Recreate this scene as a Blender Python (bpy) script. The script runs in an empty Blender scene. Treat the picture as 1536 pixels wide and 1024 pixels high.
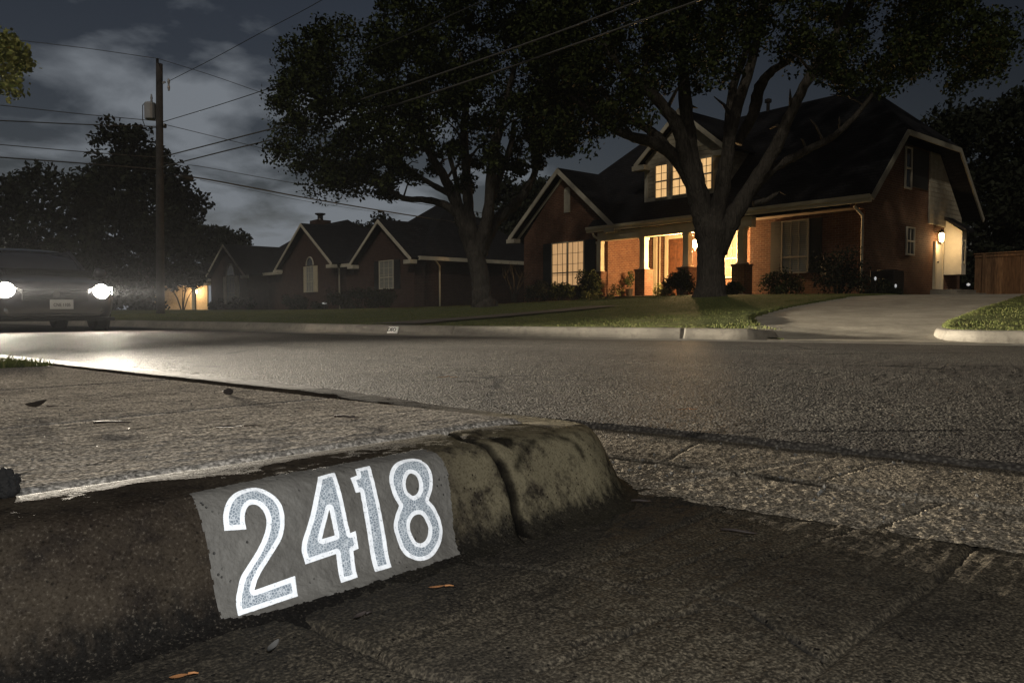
import bpy, bmesh, math, random
import numpy as np
from mathutils import Vector, Matrix
R = math.radians
rng = np.random.default_rng(7)
random.seed(7)
scene = bpy.context.scene
COL = scene.collection

# ------------------------------------------------------------------ camera
F, CH = 1109.3, 0.38
PITCH = math.atan((512 - 464) / F)
_c, _s = math.cos(PITCH), math.sin(PITCH)
cam = bpy.data.cameras.new('camera')
cam.sensor_width, cam.lens, cam.clip_start, cam.clip_end = 36.0, 36.0 * F / 1536, 0.02, 3000
camo = bpy.data.objects.new('camera', cam)
COL.objects.link(camo)
camo.location = (0, 0, CH)
camo.rotation_euler = (math.pi / 2 - PITCH, 0, 0)
scene.camera = camo

def ray(px, py):
    x, y = (px - 768) / F, (512 - py) / F
    return np.array([x, _c + _s * y, -_s + _c * y])
def G(px, py, z):                       # the point of the level z seen at a pixel of the photograph
    r = ray(px, py); t = (z - CH) / r[2]
    return np.array([r[0] * t, r[1] * t, z])
def D(px, py, d):                       # the point at a distance d ahead
    r = ray(px, py)
    return r * (d / r[1]) + np.array([0, 0, CH])
def project(P):
    P = np.asarray(P, float) - np.array([0, 0, CH])
    fy = P[..., 1] * _c - P[..., 2] * _s
    uz = P[..., 1] * _s + P[..., 2] * _c
    return np.stack([768 + F * P[..., 0] / fy, 512 - F * uz / fy], -1)

# ------------------------------------------------------------------ noise
def vnoise(x, y, seed=0):
    x = np.asarray(x, float); y = np.asarray(y, float)
    xi = np.floor(x).astype(np.int64); yi = np.floor(y).astype(np.int64)
    fx = x - xi; fy = y - yi
    fx = fx * fx * (3 - 2 * fx); fy = fy * fy * (3 - 2 * fy)
    def h(a, b):
        n = (a * 374761393 + b * 668265263 + seed * 1274126177) & 0xffffffff
        n = ((n ^ (n >> 13)) * 1274126177) & 0xffffffff
        return ((n ^ (n >> 16)) & 0xffff) / 65535.0
    a = h(xi, yi); b = h(xi + 1, yi); c = h(xi, yi + 1); d = h(xi + 1, yi + 1)
    return (a * (1 - fx) + b * fx) * (1 - fy) + (c * (1 - fx) + d * fx) * fy
def fbm(x, y, seed=0, octv=4):
    r, a, t = 0, 1.0, 0
    for k in range(octv):
        r = r + a * vnoise(x * 2 ** k, y * 2 ** k, seed + k); t += a; a *= .5
    return r / t - .5

def resample(pts, step):
    pts = np.asarray(pts, float); d = np.concatenate([[0], np.cumsum(np.linalg.norm(np.diff(pts, axis=0), axis=1))])
    n = max(2, int(d[-1] / step) + 1); q = np.linspace(0, d[-1], n)
    return np.stack([np.interp(q, d, pts[:, 0]), np.interp(q, d, pts[:, 1])], 1)
def spline(pts, k=8, closed=False):
    pts = np.asarray(pts, float); n = len(pts); out = []
    g = (lambda i: pts[i % n]) if closed else (lambda i: pts[min(max(i, 0), n - 1)])
    for i in range(n if closed else n - 1):
        a, b, c, d = g(i - 1), g(i), g(i + 1), g(i + 2)
        for t in np.linspace(0, 1, k, endpoint=False):
            out.append(.5 * (2 * b + (c - a) * t + (2 * a - 5 * b + 4 * c - d) * t * t + (3 * b - a - 3 * c + d) * t ** 3))
    if not closed: out.append(pts[-1])
    return np.array(out)


# ------------------------------------------------------------------ object helpers
def link(o, parent=None):
    COL.objects.link(o)
    if parent is not None: o.parent = parent
    return o
def thing(name, label, cat, loc=(0, 0, 0), rz=0.0, group=None):
    o = bpy.data.objects.new(name, None); link(o)
    o.location = loc; o.rotation_euler = (0, 0, rz)
    o['label'] = label; o['category'] = cat
    if group: o['group'] = group
    return o
def tag(o, label, cat, group=None, kind=None):
    o['label'] = label; o['category'] = cat
    if group: o['group'] = group
    if kind: o['kind'] = kind
    return o
def setting(o, kind='structure'):
    o['kind'] = kind
    return o
def mesh_np(name, verts, faces, mats, parent=None, smooth=False, mi=None):
    """verts (n,3), faces (m,k) arrays of equal-sized faces"""
    verts = np.asarray(verts, np.float32); faces = np.asarray(faces, np.int32)
    me = bpy.data.meshes.new(name)
    m, k = faces.shape
    me.vertices.add(len(verts)); me.vertices.foreach_set('co', verts.ravel())
    me.loops.add(m * k); me.loops.foreach_set('vertex_index', faces.ravel())
    me.polygons.add(m); me.polygons.foreach_set('loop_start', np.arange(0, m * k, k, dtype=np.int32))
    if mi is not None: me.polygons.foreach_set('material_index', np.asarray(mi, np.int32))
    me.polygons.foreach_set('use_smooth', np.full(m, smooth))
    for q in (mats if isinstance(mats, (list, tuple)) else [mats]): me.materials.append(q)
    me.update(calc_edges=True)
    return link(bpy.data.objects.new(name, me), parent)
def grid_faces(nu, nv):
    i = np.arange(nu - 1)[:, None] * nv + np.arange(nv - 1)[None, :]
    i = i.ravel()
    return np.stack([i, i + nv, i + nv + 1, i + 1], 1)
class MB:
    def __init__(s): s.v = []; s.f = []; s.m = []
    def add(s, vs, fs, m=0):
        b = len(s.v); s.v += [tuple(map(float, q)) for q in vs]
        for f in fs: s.f.append([b + i for i in f]); s.m.append(m)
        return s
    def box(s, x0, x1, y0, y1, z0, z1, m=0):
        x0, x1 = min(x0, x1), max(x0, x1); y0, y1 = min(y0, y1), max(y0, y1); z0, z1 = min(z0, z1), max(z0, z1)
        vs = [(x, y, z) for x in (x0, x1) for y in (y0, y1) for z in (z0, z1)]
        return s.add(vs, [(0, 1, 3, 2), (4, 6, 7, 5), (0, 4, 5, 1), (2, 3, 7, 6), (0, 2, 6, 4), (1, 5, 7, 3)], m)
    def prism(s, pts, vec, m=0):           # a flat polygon pushed along vec
        n = len(pts); vec = np.asarray(vec, float)
        a = [np.asarray(p, float) for p in pts]; b = [p + vec for p in a]
        fs = [list(range(n - 1, -1, -1)), list(range(n, 2 * n))] + [(i, (i + 1) % n, n + (i + 1) % n, n + i) for i in range(n)]
        return s.add(a + b, fs, m)
    def bar(s, p, q, w, h, up=(0, 0, 1), m=0):
        p, q, up = Vector(p), Vector(q), Vector(up)
        d = (q - p).normalized(); sd = d.cross(up).normalized(); u2 = sd.cross(d)
        vs = []
        for c in (p, q):
            for a, b in ((-1, -1), (1, -1), (1, 1), (-1, 1)): vs.append(c + sd * a * w / 2 + u2 * b * h / 2)
        return s.add(vs, [(3, 2, 1, 0), (4, 5, 6, 7), (0, 1, 5, 4), (1, 2, 6, 5), (2, 3, 7, 6), (3, 0, 4, 7)], m)
    def tube(s, pts, rad, n=8, m=0, caps=True):
        P = [Vector(p) for p in pts]; rad = rad if hasattr(rad, '__len__') else [rad] * len(P)
        vs = []; prev = None
        for i, p in enumerate(P):
            d = (P[min(i + 1, len(P) - 1)] - P[max(i - 1, 0)]).normalized()
            if prev is None:
                ref = Vector((0, 0, 1)) if abs(d.z) < .9 else Vector((1, 0, 0))
                e1 = d.cross(ref).normalized()
            else:
                e1 = (prev - d * prev.dot(d)).normalized()
            prev = e1; e2 = d.cross(e1)
            for k in range(n):
                a = 2 * math.pi * k / n
                vs.append(p + (e1 * math.cos(a) + e2 * math.sin(a)) * rad[i])
        fs = [(i * n + k, i * n + (k + 1) % n, (i + 1) * n + (k + 1) % n, (i + 1) * n + k) for i in range(len(P) - 1) for k in range(n)]
        if caps: fs += [list(range(n - 1, -1, -1)), [(len(P) - 1) * n + k for k in range(n)]]
        return s.add(vs, fs, m)
    def lathe(s, prof, c=(0, 0, 0), n=16, axis='z', m=0):
        vs = []
        for r, h in prof:
            for k in range(n):
                a = 2 * math.pi * k / n; x, y = r * math.cos(a), r * math.sin(a)
                q = (x, y, h) if axis == 'z' else ((h, x, y) if axis == 'x' else (x, h, y))
                vs.append((c[0] + q[0], c[1] + q[1], c[2] + q[2]))
        L = len(prof)
        fs = [(i * n + k, i * n + (k + 1) % n, (i + 1) * n + (k + 1) % n, (i + 1) * n + k) for i in range(L - 1) for k in range(n)]
        fs += [list(range(n - 1, -1, -1)), [(L - 1) * n + k for k in range(n)]]
        return s.add(vs, fs, m)
    def build(s, name, mats, parent=None, smooth=False, bevel=0, fix=True):
        me = bpy.data.meshes.new(name); me.from_pydata(s.v, [], s.f)
        mats = mats if isinstance(mats, (list, tuple)) else [mats]
        for q in mats: me.materials.append(q)
        if len(mats) > 1: me.polygons.foreach_set('material_index', s.m)
        if fix:
            bm = bmesh.new(); bm.from_mesh(me); bmesh.ops.recalc_face_normals(bm, faces=bm.faces); bm.to_mesh(me); bm.free()
        me.polygons.foreach_set('use_smooth', [smooth] * len(me.polygons))
        o = link(bpy.data.objects.new(name, me), parent)
        if bevel:
            b = o.modifiers.new('bevel', 'BEVEL'); b.width = bevel; b.segments = 2; b.limit_method = 'ANGLE'
        return o
def text_mesh(name, body, size, mat, parent, M, depth=.002, xs=1.0):
    cu = bpy.data.curves.new(name, 'FONT'); cu.body = body; cu.size = size; cu.extrude = depth
    cu.align_x = 'CENTER'; cu.align_y = 'CENTER'
    t = bpy.data.objects.new(name, cu); COL.objects.link(t)
    bpy.context.view_layer.update()
    me = bpy.data.meshes.new_from_object(t.evaluated_get(bpy.context.evaluated_depsgraph_get()))
    bpy.data.objects.remove(t)
    me.transform(M @ Matrix.Diagonal((xs, 1, 1, 1))); me.materials.clear(); me.materials.append(mat)
    return link(bpy.data.objects.new(name, me), parent)

# ------------------------------------------------------------------ materials
class NT:
    def __init__(s, name):
        s.mat = bpy.data.materials.new(name); s.mat.use_nodes = True
        s.t = s.mat.node_tree; s.b = s.t.nodes['Principled BSDF']; s.L = s.t.links
        s.tc = s.t.nodes.new('ShaderNodeTexCoord')
    def n(s, typ, ins=None, **kw):
        q = s.t.nodes.new('ShaderNode' + typ)
        for k, v in kw.items(): setattr(q, k, v)
        for k, v in (ins or {}).items(): s.set(q, k, v)
        return q
    def set(s, q, k, v):
        if isinstance(v, bpy.types.NodeSocket): s.L.new(v, q.inputs[k])
        elif isinstance(v, bpy.types.Node): s.L.new(v.outputs[0], q.inputs[k])
        else:
            if isinstance(v, tuple) and len(v) == 3 and q.inputs[k].type == 'RGBA': v = (*v, 1)
            q.inputs[k].default_value = v
    def co(s, sc=(1, 1, 1), rz=0, src='Object'):
        m = s.n('Mapping'); s.L.new(s.tc.outputs[src], m.inputs[0]); m.inputs['Scale'].default_value = sc
        m.inputs['Rotation'].default_value = (0, 0, rz)
        return m.outputs[0]
    def noise(s, co, scale, detail=5, rough=.55, dist=0):
        return s.n('TexNoise', {'Vector': co, 'Scale': scale, 'Detail': detail, 'Roughness': rough, 'Distortion': dist}).outputs[0]
    def vor(s, co, scale, feature='F1', out=0):
        return s.n('TexVoronoi', {'Vector': co, 'Scale': scale}, feature=feature).outputs[out]
    def ramp(s, fac, stops):
        r = s.n('ValToRGB', {'Fac': fac}); e = r.color_ramp.elements
        while len(e) < len(stops): e.new(.5)
        for q, (p, c) in zip(e, stops):
            q.position = p; q.color = (c, c, c, 1) if not hasattr(c, '__len__') else (*c, 1)
        return r.outputs[0]
    def mix(s, fac, a, b, mode='MIX'):
        q = s.n('Mix', data_type='RGBA', blend_type=mode)
        s.set(q, 0, fac)
        for k, v in ((6, a), (7, b)): s.set(q, k, v)
        return q.outputs[2]
    def math(s, op, a, b=0.0):
        q = s.n('Math', operation=op); s.set(q, 0, a); s.set(q, 1, b); return q.outputs[0]
    def bump(s, h, strength=.5, dist=.01, prev=None):
        q = s.n('Bump', {'Height': h, 'Strength': strength, 'Distance': dist})
        if prev is not None: s.L.new(prev, q.inputs['Normal'])
        return q.outputs[0]
    def out(s, col=None, rough=None, normal=None, spec=None, **kw):
        if col is not None: s.set(s.b, 'Base Color', col)
        if rough is not None: s.set(s.b, 'Roughness', rough)
        if normal is not None: s.set(s.b, 'Normal', normal)
        if spec is not None: s.set(s.b, 'Specular IOR Level', spec)
        for k, v in kw.items(): s.set(s.b, k, v)
        return s.mat
def plain(name, c, rough=.6, var=.25, scale=6, bump=.15, spec=.4, bscale=30, bdist=.004, **kw):
    t = NT(name); co = t.co()
    n = t.noise(co, scale, 6)
    lo = tuple(max(0, q * (1 - var)) for q in c); hi = tuple(min(1, q * (1 + var)) for q in c)
    col = t.ramp(n, [(.3, lo), (.7, hi)])
    nm = t.bump(t.noise(co, bscale, 5), bump, bdist) if bump else None
    return t.out(col, rough, nm, spec, **kw)
def emit(name, c, st, base=(.8, .8, .8)):
    t = NT(name); return t.out(base, .4, **{'Emission Color': c, 'Emission Strength': st})

DA, DB = None, None
def streak(t, direction, along, across):
    """coordinates stretched along a plan direction"""
    ang = math.atan2(direction[1], direction[0])
    return t.co((along, across, 30), -ang) if False else t.co((along, across, across), -ang)

M = {}
def concrete(name, base, dirt, streak_dir=None, grain=1.0, rough=.8, pits=True, spec=.35, glint=False, bumpk=1.0, contrast=0.0, gsc=190.0):
    t = NT(name); co = t.co()
    big = t.noise(co, 2.2, 6, .6); mid = t.noise(co, 14, 6, .65); fine = t.noise(co, 160, 4, .6)
    col = t.mix(t.ramp(big, [(.38, 0), (.66, 1)]), tuple(q * .72 for q in base), tuple(min(1, q * 1.2) for q in base))
    col = t.mix(t.ramp(mid, [(.5, 0), (.72, 1)]), col, dirt)
    col = t.mix(t.math('MULTIPLY', t.ramp(fine, [(.35, 0), (.7, 1)]), .5), col, tuple(q * 1.25 for q in base))
    if contrast:                        # sand and dirt grain
        gn = t.noise(co, gsc, 3, .6)
        col = t.mix(contrast, col, t.ramp(gn, [(.40, (.22, .22, .22)), (.5, (.8, .8, .8)), (.60, (1, 1, 1))]), 'MULTIPLY')
        col = t.mix(t.math('MULTIPLY', t.ramp(gn, [(.54, 0), (.63, 1)]), contrast * .9), col, tuple(min(1, q * 2.1) for q in base))
    h = t.math('ADD', t.math('MULTIPLY', mid, .5), t.math('MULTIPLY', fine, .45))
    if streak_dir is not None:
        ang = math.atan2(streak_dir[1], streak_dir[0])
        m1 = t.n('Mapping', {'Vector': t.tc.outputs['Object'], 'Rotation': (0, 0, -ang)})
        m2 = t.n('Mapping', {'Vector': m1.outputs[0], 'Scale': (5, 95, 1)})
        st = t.noise(m2.outputs[0], 1.0, 4, .6)
        col = t.mix(t.math('MULTIPLY', t.ramp(st, [(.56, 0), (.7, 1)]), .55), col, dirt)
        h = t.math('ADD', h, t.math('MULTIPLY', st, .8))
    if pits:
        v = t.vor(co, 95); pm = t.noise(co, 30, 3)
        pit = t.math('MULTIPLY', t.ramp(v, [(.12, 1), (.26, 0)]), t.ramp(pm, [(.5, 0), (.6, 1)]))
        col = t.mix(pit, col, tuple(q * .3 for q in dirt))
        h = t.math('SUBTRACT', h, t.math('MULTIPLY', pit, .8))
    nm = t.bump(h, .8 * bumpk, .004 * grain)
    rg = t.ramp(fine, [(.35, rough - .18), (.7, min(1, rough + .12))])
    if glint:                           # polished sand grains in the surface
        gc = t.n('TexVoronoi', {'Vector': co, 'Scale': 330.0}); gr = t.n('RGBToBW', {'Color': gc.outputs[1]}).outputs[0]
        gm = t.math('MULTIPLY', t.math('GREATER_THAN', gr, .955), t.ramp(gc.outputs[0], [(.3, 1), (.5, 0)]))
        rg = t.mix(gm, rg, (.5, .5, .5)); spec = t.math('ADD', t.math('MULTIPLY', gm, .18), spec)
        col = t.mix(gm, col, (.3, .27, .22))
        nm = t.bump(gc.outputs[0], t.math('MULTIPLY', gm, .9), .003, nm)
    return t.out(col, rg, nm, spec)

ADIR = np.array([.711, .703]); BDIR = np.array([-.790, .613])
NA = np.array([.703, -.711]); NB = np.array([.613, .790])

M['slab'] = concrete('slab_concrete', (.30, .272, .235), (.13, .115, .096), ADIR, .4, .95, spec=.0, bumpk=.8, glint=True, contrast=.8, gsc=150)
def kerb_mat():
    t = NT('kerb_concrete'); co = t.co()
    big = t.noise(co, 5, 7, .6); mid = t.noise(co, 22, 7, .7); fine = t.noise(co, 190, 4, .6)
    sp = t.n('SeparateXYZ', {'Vector': t.tc.outputs['Object']})
    col = t.mix(t.ramp(big, [(.35, 0), (.68, 1)]), (.020, .015, .011), (.048, .038, .027))
    # yellow-green algae towards the island's corner, its tone raised as painted light
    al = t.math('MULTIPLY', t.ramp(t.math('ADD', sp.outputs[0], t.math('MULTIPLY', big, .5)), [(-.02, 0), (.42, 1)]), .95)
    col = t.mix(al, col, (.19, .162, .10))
    col = t.mix(t.ramp(mid, [(.50, 0), (.66, .9)]), col, (.015, .012, .010))
    # black water stain along the foot, ragged upper edge
    st = t.math('ADD', sp.outputs[2], t.math('MULTIPLY', t.math('SUBTRACT', t.noise(t.co((1, 1, .35)), 60, 5, .7), .5), .10))
    col = t.mix(t.ramp(st, [(.012, .9), (.05, 0)]), col, (.008, .0075, .007))
    v = t.vor(co, 110); v = t.math('ADD', v, t.math('MULTIPLY', t.math('SUBTRACT', t.noise(co, 300, 3), .5), .35)); pit = t.math('MULTIPLY', t.ramp(v, [(.10, 1), (.22, 0)]), t.ramp(t.noise(co, 26, 3), [(.5, 0), (.58, 1)]))
    gr = t.noise(co, 260, 4, .65)
    col = t.mix(.8, col, t.ramp(gr, [(.32, (.35, .33, .3)), (.5, (.95, .95, .95)), (.68, (1, 1, 1))]), 'MULTIPLY')
    col = t.mix(t.math('MULTIPLY', t.ramp(gr, [(.58, 0), (.7, 1)]), .5), col, (.12, .10, .075))
    col = t.mix(pit, col, (.012, .01, .008))
    v2 = t.vor(t.co((1.01, 1, 1)), 60); chip = t.math('MULTIPLY', t.ramp(v2, [(.1, 1), (.2, 0)]), t.ramp(t.noise(co, 9, 3), [(.62, 0), (.66, 1)]))
    col = t.mix(chip, col, (.12, .10, .07))
    at = t.n('Attribute'); at.attribute_name = 'grime_shade'
    col = t.mix(at.outputs['Fac'], col, (.004, .0035, .003))
    h = t.math('SUBTRACT', t.math('ADD', t.math('MULTIPLY', mid, .6), t.math('MULTIPLY', fine, .4)), t.math('MULTIPLY', pit, .9))
    return t.out(col, t.ramp(fine, [(.3, .75), (.7, 1.0)]), t.bump(h, .65, .003), .02)
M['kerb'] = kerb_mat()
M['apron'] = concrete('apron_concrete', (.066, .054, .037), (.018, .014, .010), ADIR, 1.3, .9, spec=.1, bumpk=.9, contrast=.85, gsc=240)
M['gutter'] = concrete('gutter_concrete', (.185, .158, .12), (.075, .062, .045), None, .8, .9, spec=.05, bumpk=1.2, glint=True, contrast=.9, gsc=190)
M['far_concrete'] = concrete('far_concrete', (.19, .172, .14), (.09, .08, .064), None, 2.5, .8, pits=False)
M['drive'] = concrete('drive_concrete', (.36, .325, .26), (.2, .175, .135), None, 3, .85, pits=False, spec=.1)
def asphalt():
    t = NT('asphalt'); co = t.co()
    v = t.vor(co, 105); v2 = t.vor(co, 105, out=1); f = t.noise(co, 260, 3)
    big = t.noise(co, .9, 6, .6); mid = t.noise(co, 7, 5, .6)
    g = t.n('RGBToBW', {'Color': v2}).outputs[0]
    stone = t.ramp(g, [(.15, (.06, .055, .048)), (.55, (.165, .148, .122)), (.95, (.42, .385, .32))])
    col = t.mix(t.ramp(v, [(.3, 0), (.65, 1)]), stone, (.02, .019, .018))
    col = t.mix(t.ramp(big, [(.35, .55), (.6, 0)]), col, (.05, .045, .04))
    ln = t.n('Mapping', {'Vector': t.tc.outputs['Object'], 'Rotation': (0, 0, R(37))}); ln2 = t.n('Mapping', {'Vector': ln.outputs[0], 'Scale': (.12, 1.1, 1)})
    tr = t.noise(ln2.outputs[0], 1.0, 4, .55, .3)
    col = t.mix(t.ramp(tr, [(.4, .5), (.55, 0)]), col, (.06, .053, .046))
    ck = t.vor(t.n('Mapping', {'Vector': t.tc.outputs['Object'], 'Scale': (.45, .8, 1)}).outputs[0], 1.0, 'DISTANCE_TO_EDGE')
    ck = t.math('ADD', ck, t.math('MULTIPLY', t.math('SUBTRACT', mid, .5), .05))
    col = t.mix(t.math('MULTIPLY', t.ramp(ck, [(.004, 1), (.012, 0)]), t.ramp(t.noise(co, .5, 2), [(.48, 0), (.55, .9)])), col, (.012, .011, .010))
    col = t.mix(t.math('MULTIPLY', t.ramp(mid, [(.55, 0), (.75, 1)]), .4), col, (.12, .108, .088))
    h = t.math('ADD', t.math('MULTIPLY', t.math('SUBTRACT', 1.0, v), .8), t.math('ADD', t.math('MULTIPLY', g, .35), t.math('MULTIPLY', f, .2)))
    return t.out(col, t.ramp(g, [(.2, .6), (.8, .85)]), t.bump(h, 1.0, .006), .08)
M['asphalt'] = asphalt()
def grass_mat(name, a, b):
    t = NT(name); co = t.co()
    n = t.noise(co, 1.3, 5, .6); f = t.noise(co, 40, 4, .7)
    col = t.mix(t.ramp(n, [(.35, 0), (.65, 1)]), a, b)
    col = t.mix(t.ramp(f, [(.4, .6), (.65, 0)]), col, tuple(q * .35 for q in a))
    return t.out(col, .85, t.bump(f, 1, .03), .2)
M['lawn'] = grass_mat('lawn_grass', (.09, .108, .028), (.15, .162, .047))
M['earth'] = grass_mat('earth', (.03, .03, .016), (.05, .045, .025))
def leaf_mat(name, stops, rough=.55):
    t = NT(name); g = t.n('NewGeometry')
    col = t.ramp(g.outputs['Random Per Island'], stops)
    m = t.out(col, rough + .15, spec=.06)
    return m
M['blade'] = leaf_mat('grass_blade', [(0, (.05, .066, .016)), (.6, (.115, .13, .038)), (1, (.20, .185, .075))], .6)
M['leaf'] = leaf_mat('oak_leaf', [(0, (.010, .014, .0045)), (.6, (.022, .029, .009)), (1, (.055, .066, .02))])
M['leaf_dark'] = leaf_mat('dark_leaf', [(0, (.010, .012, .008)), (1, (.024, .028, .016))])
M['leaf_lit'] = leaf_mat('lit_leaf', [(0, (.10, .12, .03)), (.6, (.24, .25, .075)), (1, (.4, .38, .14))])  # light on the left bough painted in as a much paler leaf colour
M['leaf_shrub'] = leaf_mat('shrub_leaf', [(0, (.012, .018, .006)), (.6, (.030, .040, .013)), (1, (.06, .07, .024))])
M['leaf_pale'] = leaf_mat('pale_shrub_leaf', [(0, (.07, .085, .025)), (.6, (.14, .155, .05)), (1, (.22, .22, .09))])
def bark():
    t = NT('bark'); co = t.co((1, 1, .22)); n = t.noise(co, 17, 7, .65, .6); b = t.noise(t.co(), 1.6, 4)
    v = t.vor(t.co((1, 1, .25)), 15, 'DISTANCE_TO_EDGE')
    col = t.mix(t.ramp(n, [(.35, 0), (.65, 1)]), (.022, .019, .015), (.085, .074, .06))
    col = t.mix(t.ramp(b, [(.4, .5), (.65, 0)]), col, (.06, .052, .042))
    col = t.mix(t.ramp(v, [(.0, .4), (.10, 0)]), col, (.035, .029, .024))
    h = t.math('ADD', t.math('MULTIPLY', n, .7), t.ramp(v, [(0, 0), (.2, .25)]))
    return t.out(col, .9, t.bump(h, 1, .05), .15)
M['bark'] = bark()
def brick(name, a, b, mortar, sc=1.0):
    t = NT(name)
    sp = t.n('SeparateXYZ', {'Vector': t.tc.outputs['Object']})
    u = t.math('ADD', sp.outputs[0], sp.outputs[1])
    cv = t.n('CombineXYZ', {0: u, 1: sp.outputs[2], 2: 0.0})
    q = t.n('TexBrick', {'Vector': cv.outputs[0], 'Color1': a, 'Color2': b, 'Mortar': mortar, 'Scale': 1.0 / sc, 'Mortar Size': .008, 'Mortar Smooth': .2, 'Bias': -.1, 'Brick Width': .215, 'Row Height': .078})
    n = t.noise(t.co(), 3, 5); n2 = t.noise(t.co(), 22, 5)
    col = t.mix(t.ramp(n, [(.4, .45), (.65, 0)]), q.outputs[0], tuple(x * .5 for x in a))
    col = t.mix(t.ramp(n2, [(.5, 0), (.8, .4)]), col, tuple(min(1, x * 1.5) for x in b))
    return t.out(col, .85, t.bump(t.math('SUBTRACT', 1.0, q.outputs[1]), .7, .012), .2)
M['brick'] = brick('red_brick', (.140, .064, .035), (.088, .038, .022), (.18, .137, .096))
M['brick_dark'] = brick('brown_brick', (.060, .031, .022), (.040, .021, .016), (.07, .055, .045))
def shingle():
    t = NT('roof_shingle'); co = t.co()
    sp = t.n('SeparateXYZ', {'Vector': t.tc.outputs['Object']})
    cv = t.n('CombineXYZ', {0: t.math('ADD', sp.outputs[0], sp.outputs[1]), 1: sp.outputs[2], 2: 0.0})
    q = t.n('TexBrick', {'Vector': cv.outputs[0], 'Color1': (.012, .012, .014), 'Color2': (.02, .02, .022), 'Mortar': (.006, .006, .007), 'Scale': 1.0, 'Mortar Size': .012, 'Brick Width': .3, 'Row Height': .11})
    col = t.mix(t.ramp(t.noise(co, 2, 4), [(.4, .5), (.6, 0)]), q.outputs[0], (.009, .009, .01))
    return t.out(col, .95, t.bump(q.outputs[1], -.6, .02), .1)
M['shingle'] = shingle()
M['trim'] = plain('cream_trim', (.47, .41, .285), .55, .1, 3, .05)
M['trim_dim'] = plain('weathered_trim', (.45, .41, .32), .7, .15, 3, .1)
M['frame_dim'] = plain('dull_frame', (.16, .15, .125), .7, .1, 3, .05)
M['ceiling'] = plain('stained_ceiling', (.14, .10, .065), .7, .15, 3, .05)
M['verge'] = plain('verge_paint', (.26, .235, .18), .7, .12, 3, .05)
M['siding'] = None
def siding():
    t = NT('lap_siding'); sp = t.n('SeparateXYZ', {'Vector': t.tc.outputs['Object']})
    w = t.math('FRACT', t.math('MULTIPLY', sp.outputs[2], 6.0))
    n = t.noise(t.co(), 5, 4)
    col = t.mix(t.ramp(n, [(.35, 0), (.65, 1)]), (.27, .235, .17), (.36, .315, .235))
    return t.out(col, .7, t.bump(t.ramp(w, [(0, 0), (.1, 1), (1, .3)]), .8, .03), .3)
M['siding'] = siding()
M['shutter'] = plain('dark_shutter', (.014, .014, .013), .6, .2)
M['wood_door'] = plain('wood_door', (.10, .042, .02), .45, .4, 9, .2)
M['white_door'] = plain('white_door', (.62, .56, .43), .5, .08)
M['metal'] = plain('dark_metal', (.05, .045, .04), .4, .2, Metallic=.8)
M['grey_metal'] = plain('galvanised_metal', (.3, .3, .3), .5, .12)
M['pole_wood'] = plain('pole_wood', (.035, .03, .026), .9, .4, 5, .5)
M['wire'] = plain('wire', (.045, .043, .04), .45, .1, bump=0)
M['wire_lit'] = plain('lit_wire', (.085, .08, .072), .35, .1, bump=0)  # paler copy of the wire colour, light painted onto the two thick wires
def pane_mat(name, c, st, fold=True):
    t = NT(name); sp = t.n('SeparateXYZ', {'Vector': t.tc.outputs['Object']})
    u = t.math('ADD', sp.outputs[0], sp.outputs[1])
    w = t.n('TexNoise', {'Vector': t.n('CombineXYZ', {0: t.math('MULTIPLY', u, 9.0), 1: t.math('MULTIPLY', sp.outputs[2], .8), 2: 0.0}).outputs[0], 'Scale': 1.0, 'Detail': 3})
    col = t.ramp(w.outputs[0], [(.3, tuple(q * .72 for q in c)), (.7, c)])
    return t.out((.10, .085, .06), .25, **{'Emission Color': col, 'Emission Strength': st})
M['pane_lit'] = pane_mat('lit_pane', (1, .60, .25), .85)
M['pane_porch'] = pane_mat('porch_pane', (1, .64, .28), .55)
M['pane_curtain'] = pane_mat('curtain_pane', (1, .58, .26), .52)
def blind_mat():
    t = NT('blind_pane'); sp = t.n('SeparateXYZ', {'Vector': t.tc.outputs['Object']})
    w = t.math('FRACT', t.math('MULTIPLY', sp.outputs[2], 14.0))
    col = t.ramp(w, [(0, (.10, .10, .085)), (.3, (.27, .27, .235)), (1, (.2, .2, .17))])
    return t.out(col, .3, spec=.5)
M['blind'] = blind_mat()
M['pane_dark'] = plain('dark_pane', (.02, .02, .022), .12, .2, bump=0, spec=.6)
M['fence'] = None
def fence_mat():
    t = NT('fence_boards'); g = t.n('NewGeometry'); n = t.noise(t.co((1, 1, .12)), 20, 6, .65)
    col = t.ramp(g.outputs['Random Per Island'], [(0, (.13, .07, .036)), (1, (.27, .155, .08))])
    col = t.mix(t.ramp(n, [(.4, .6), (.65, 0)]), col, (.05, .026, .012))
    return t.out(col, .85, t.bump(n, .5, .01), .15)
M['fence'] = fence_mat()

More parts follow.
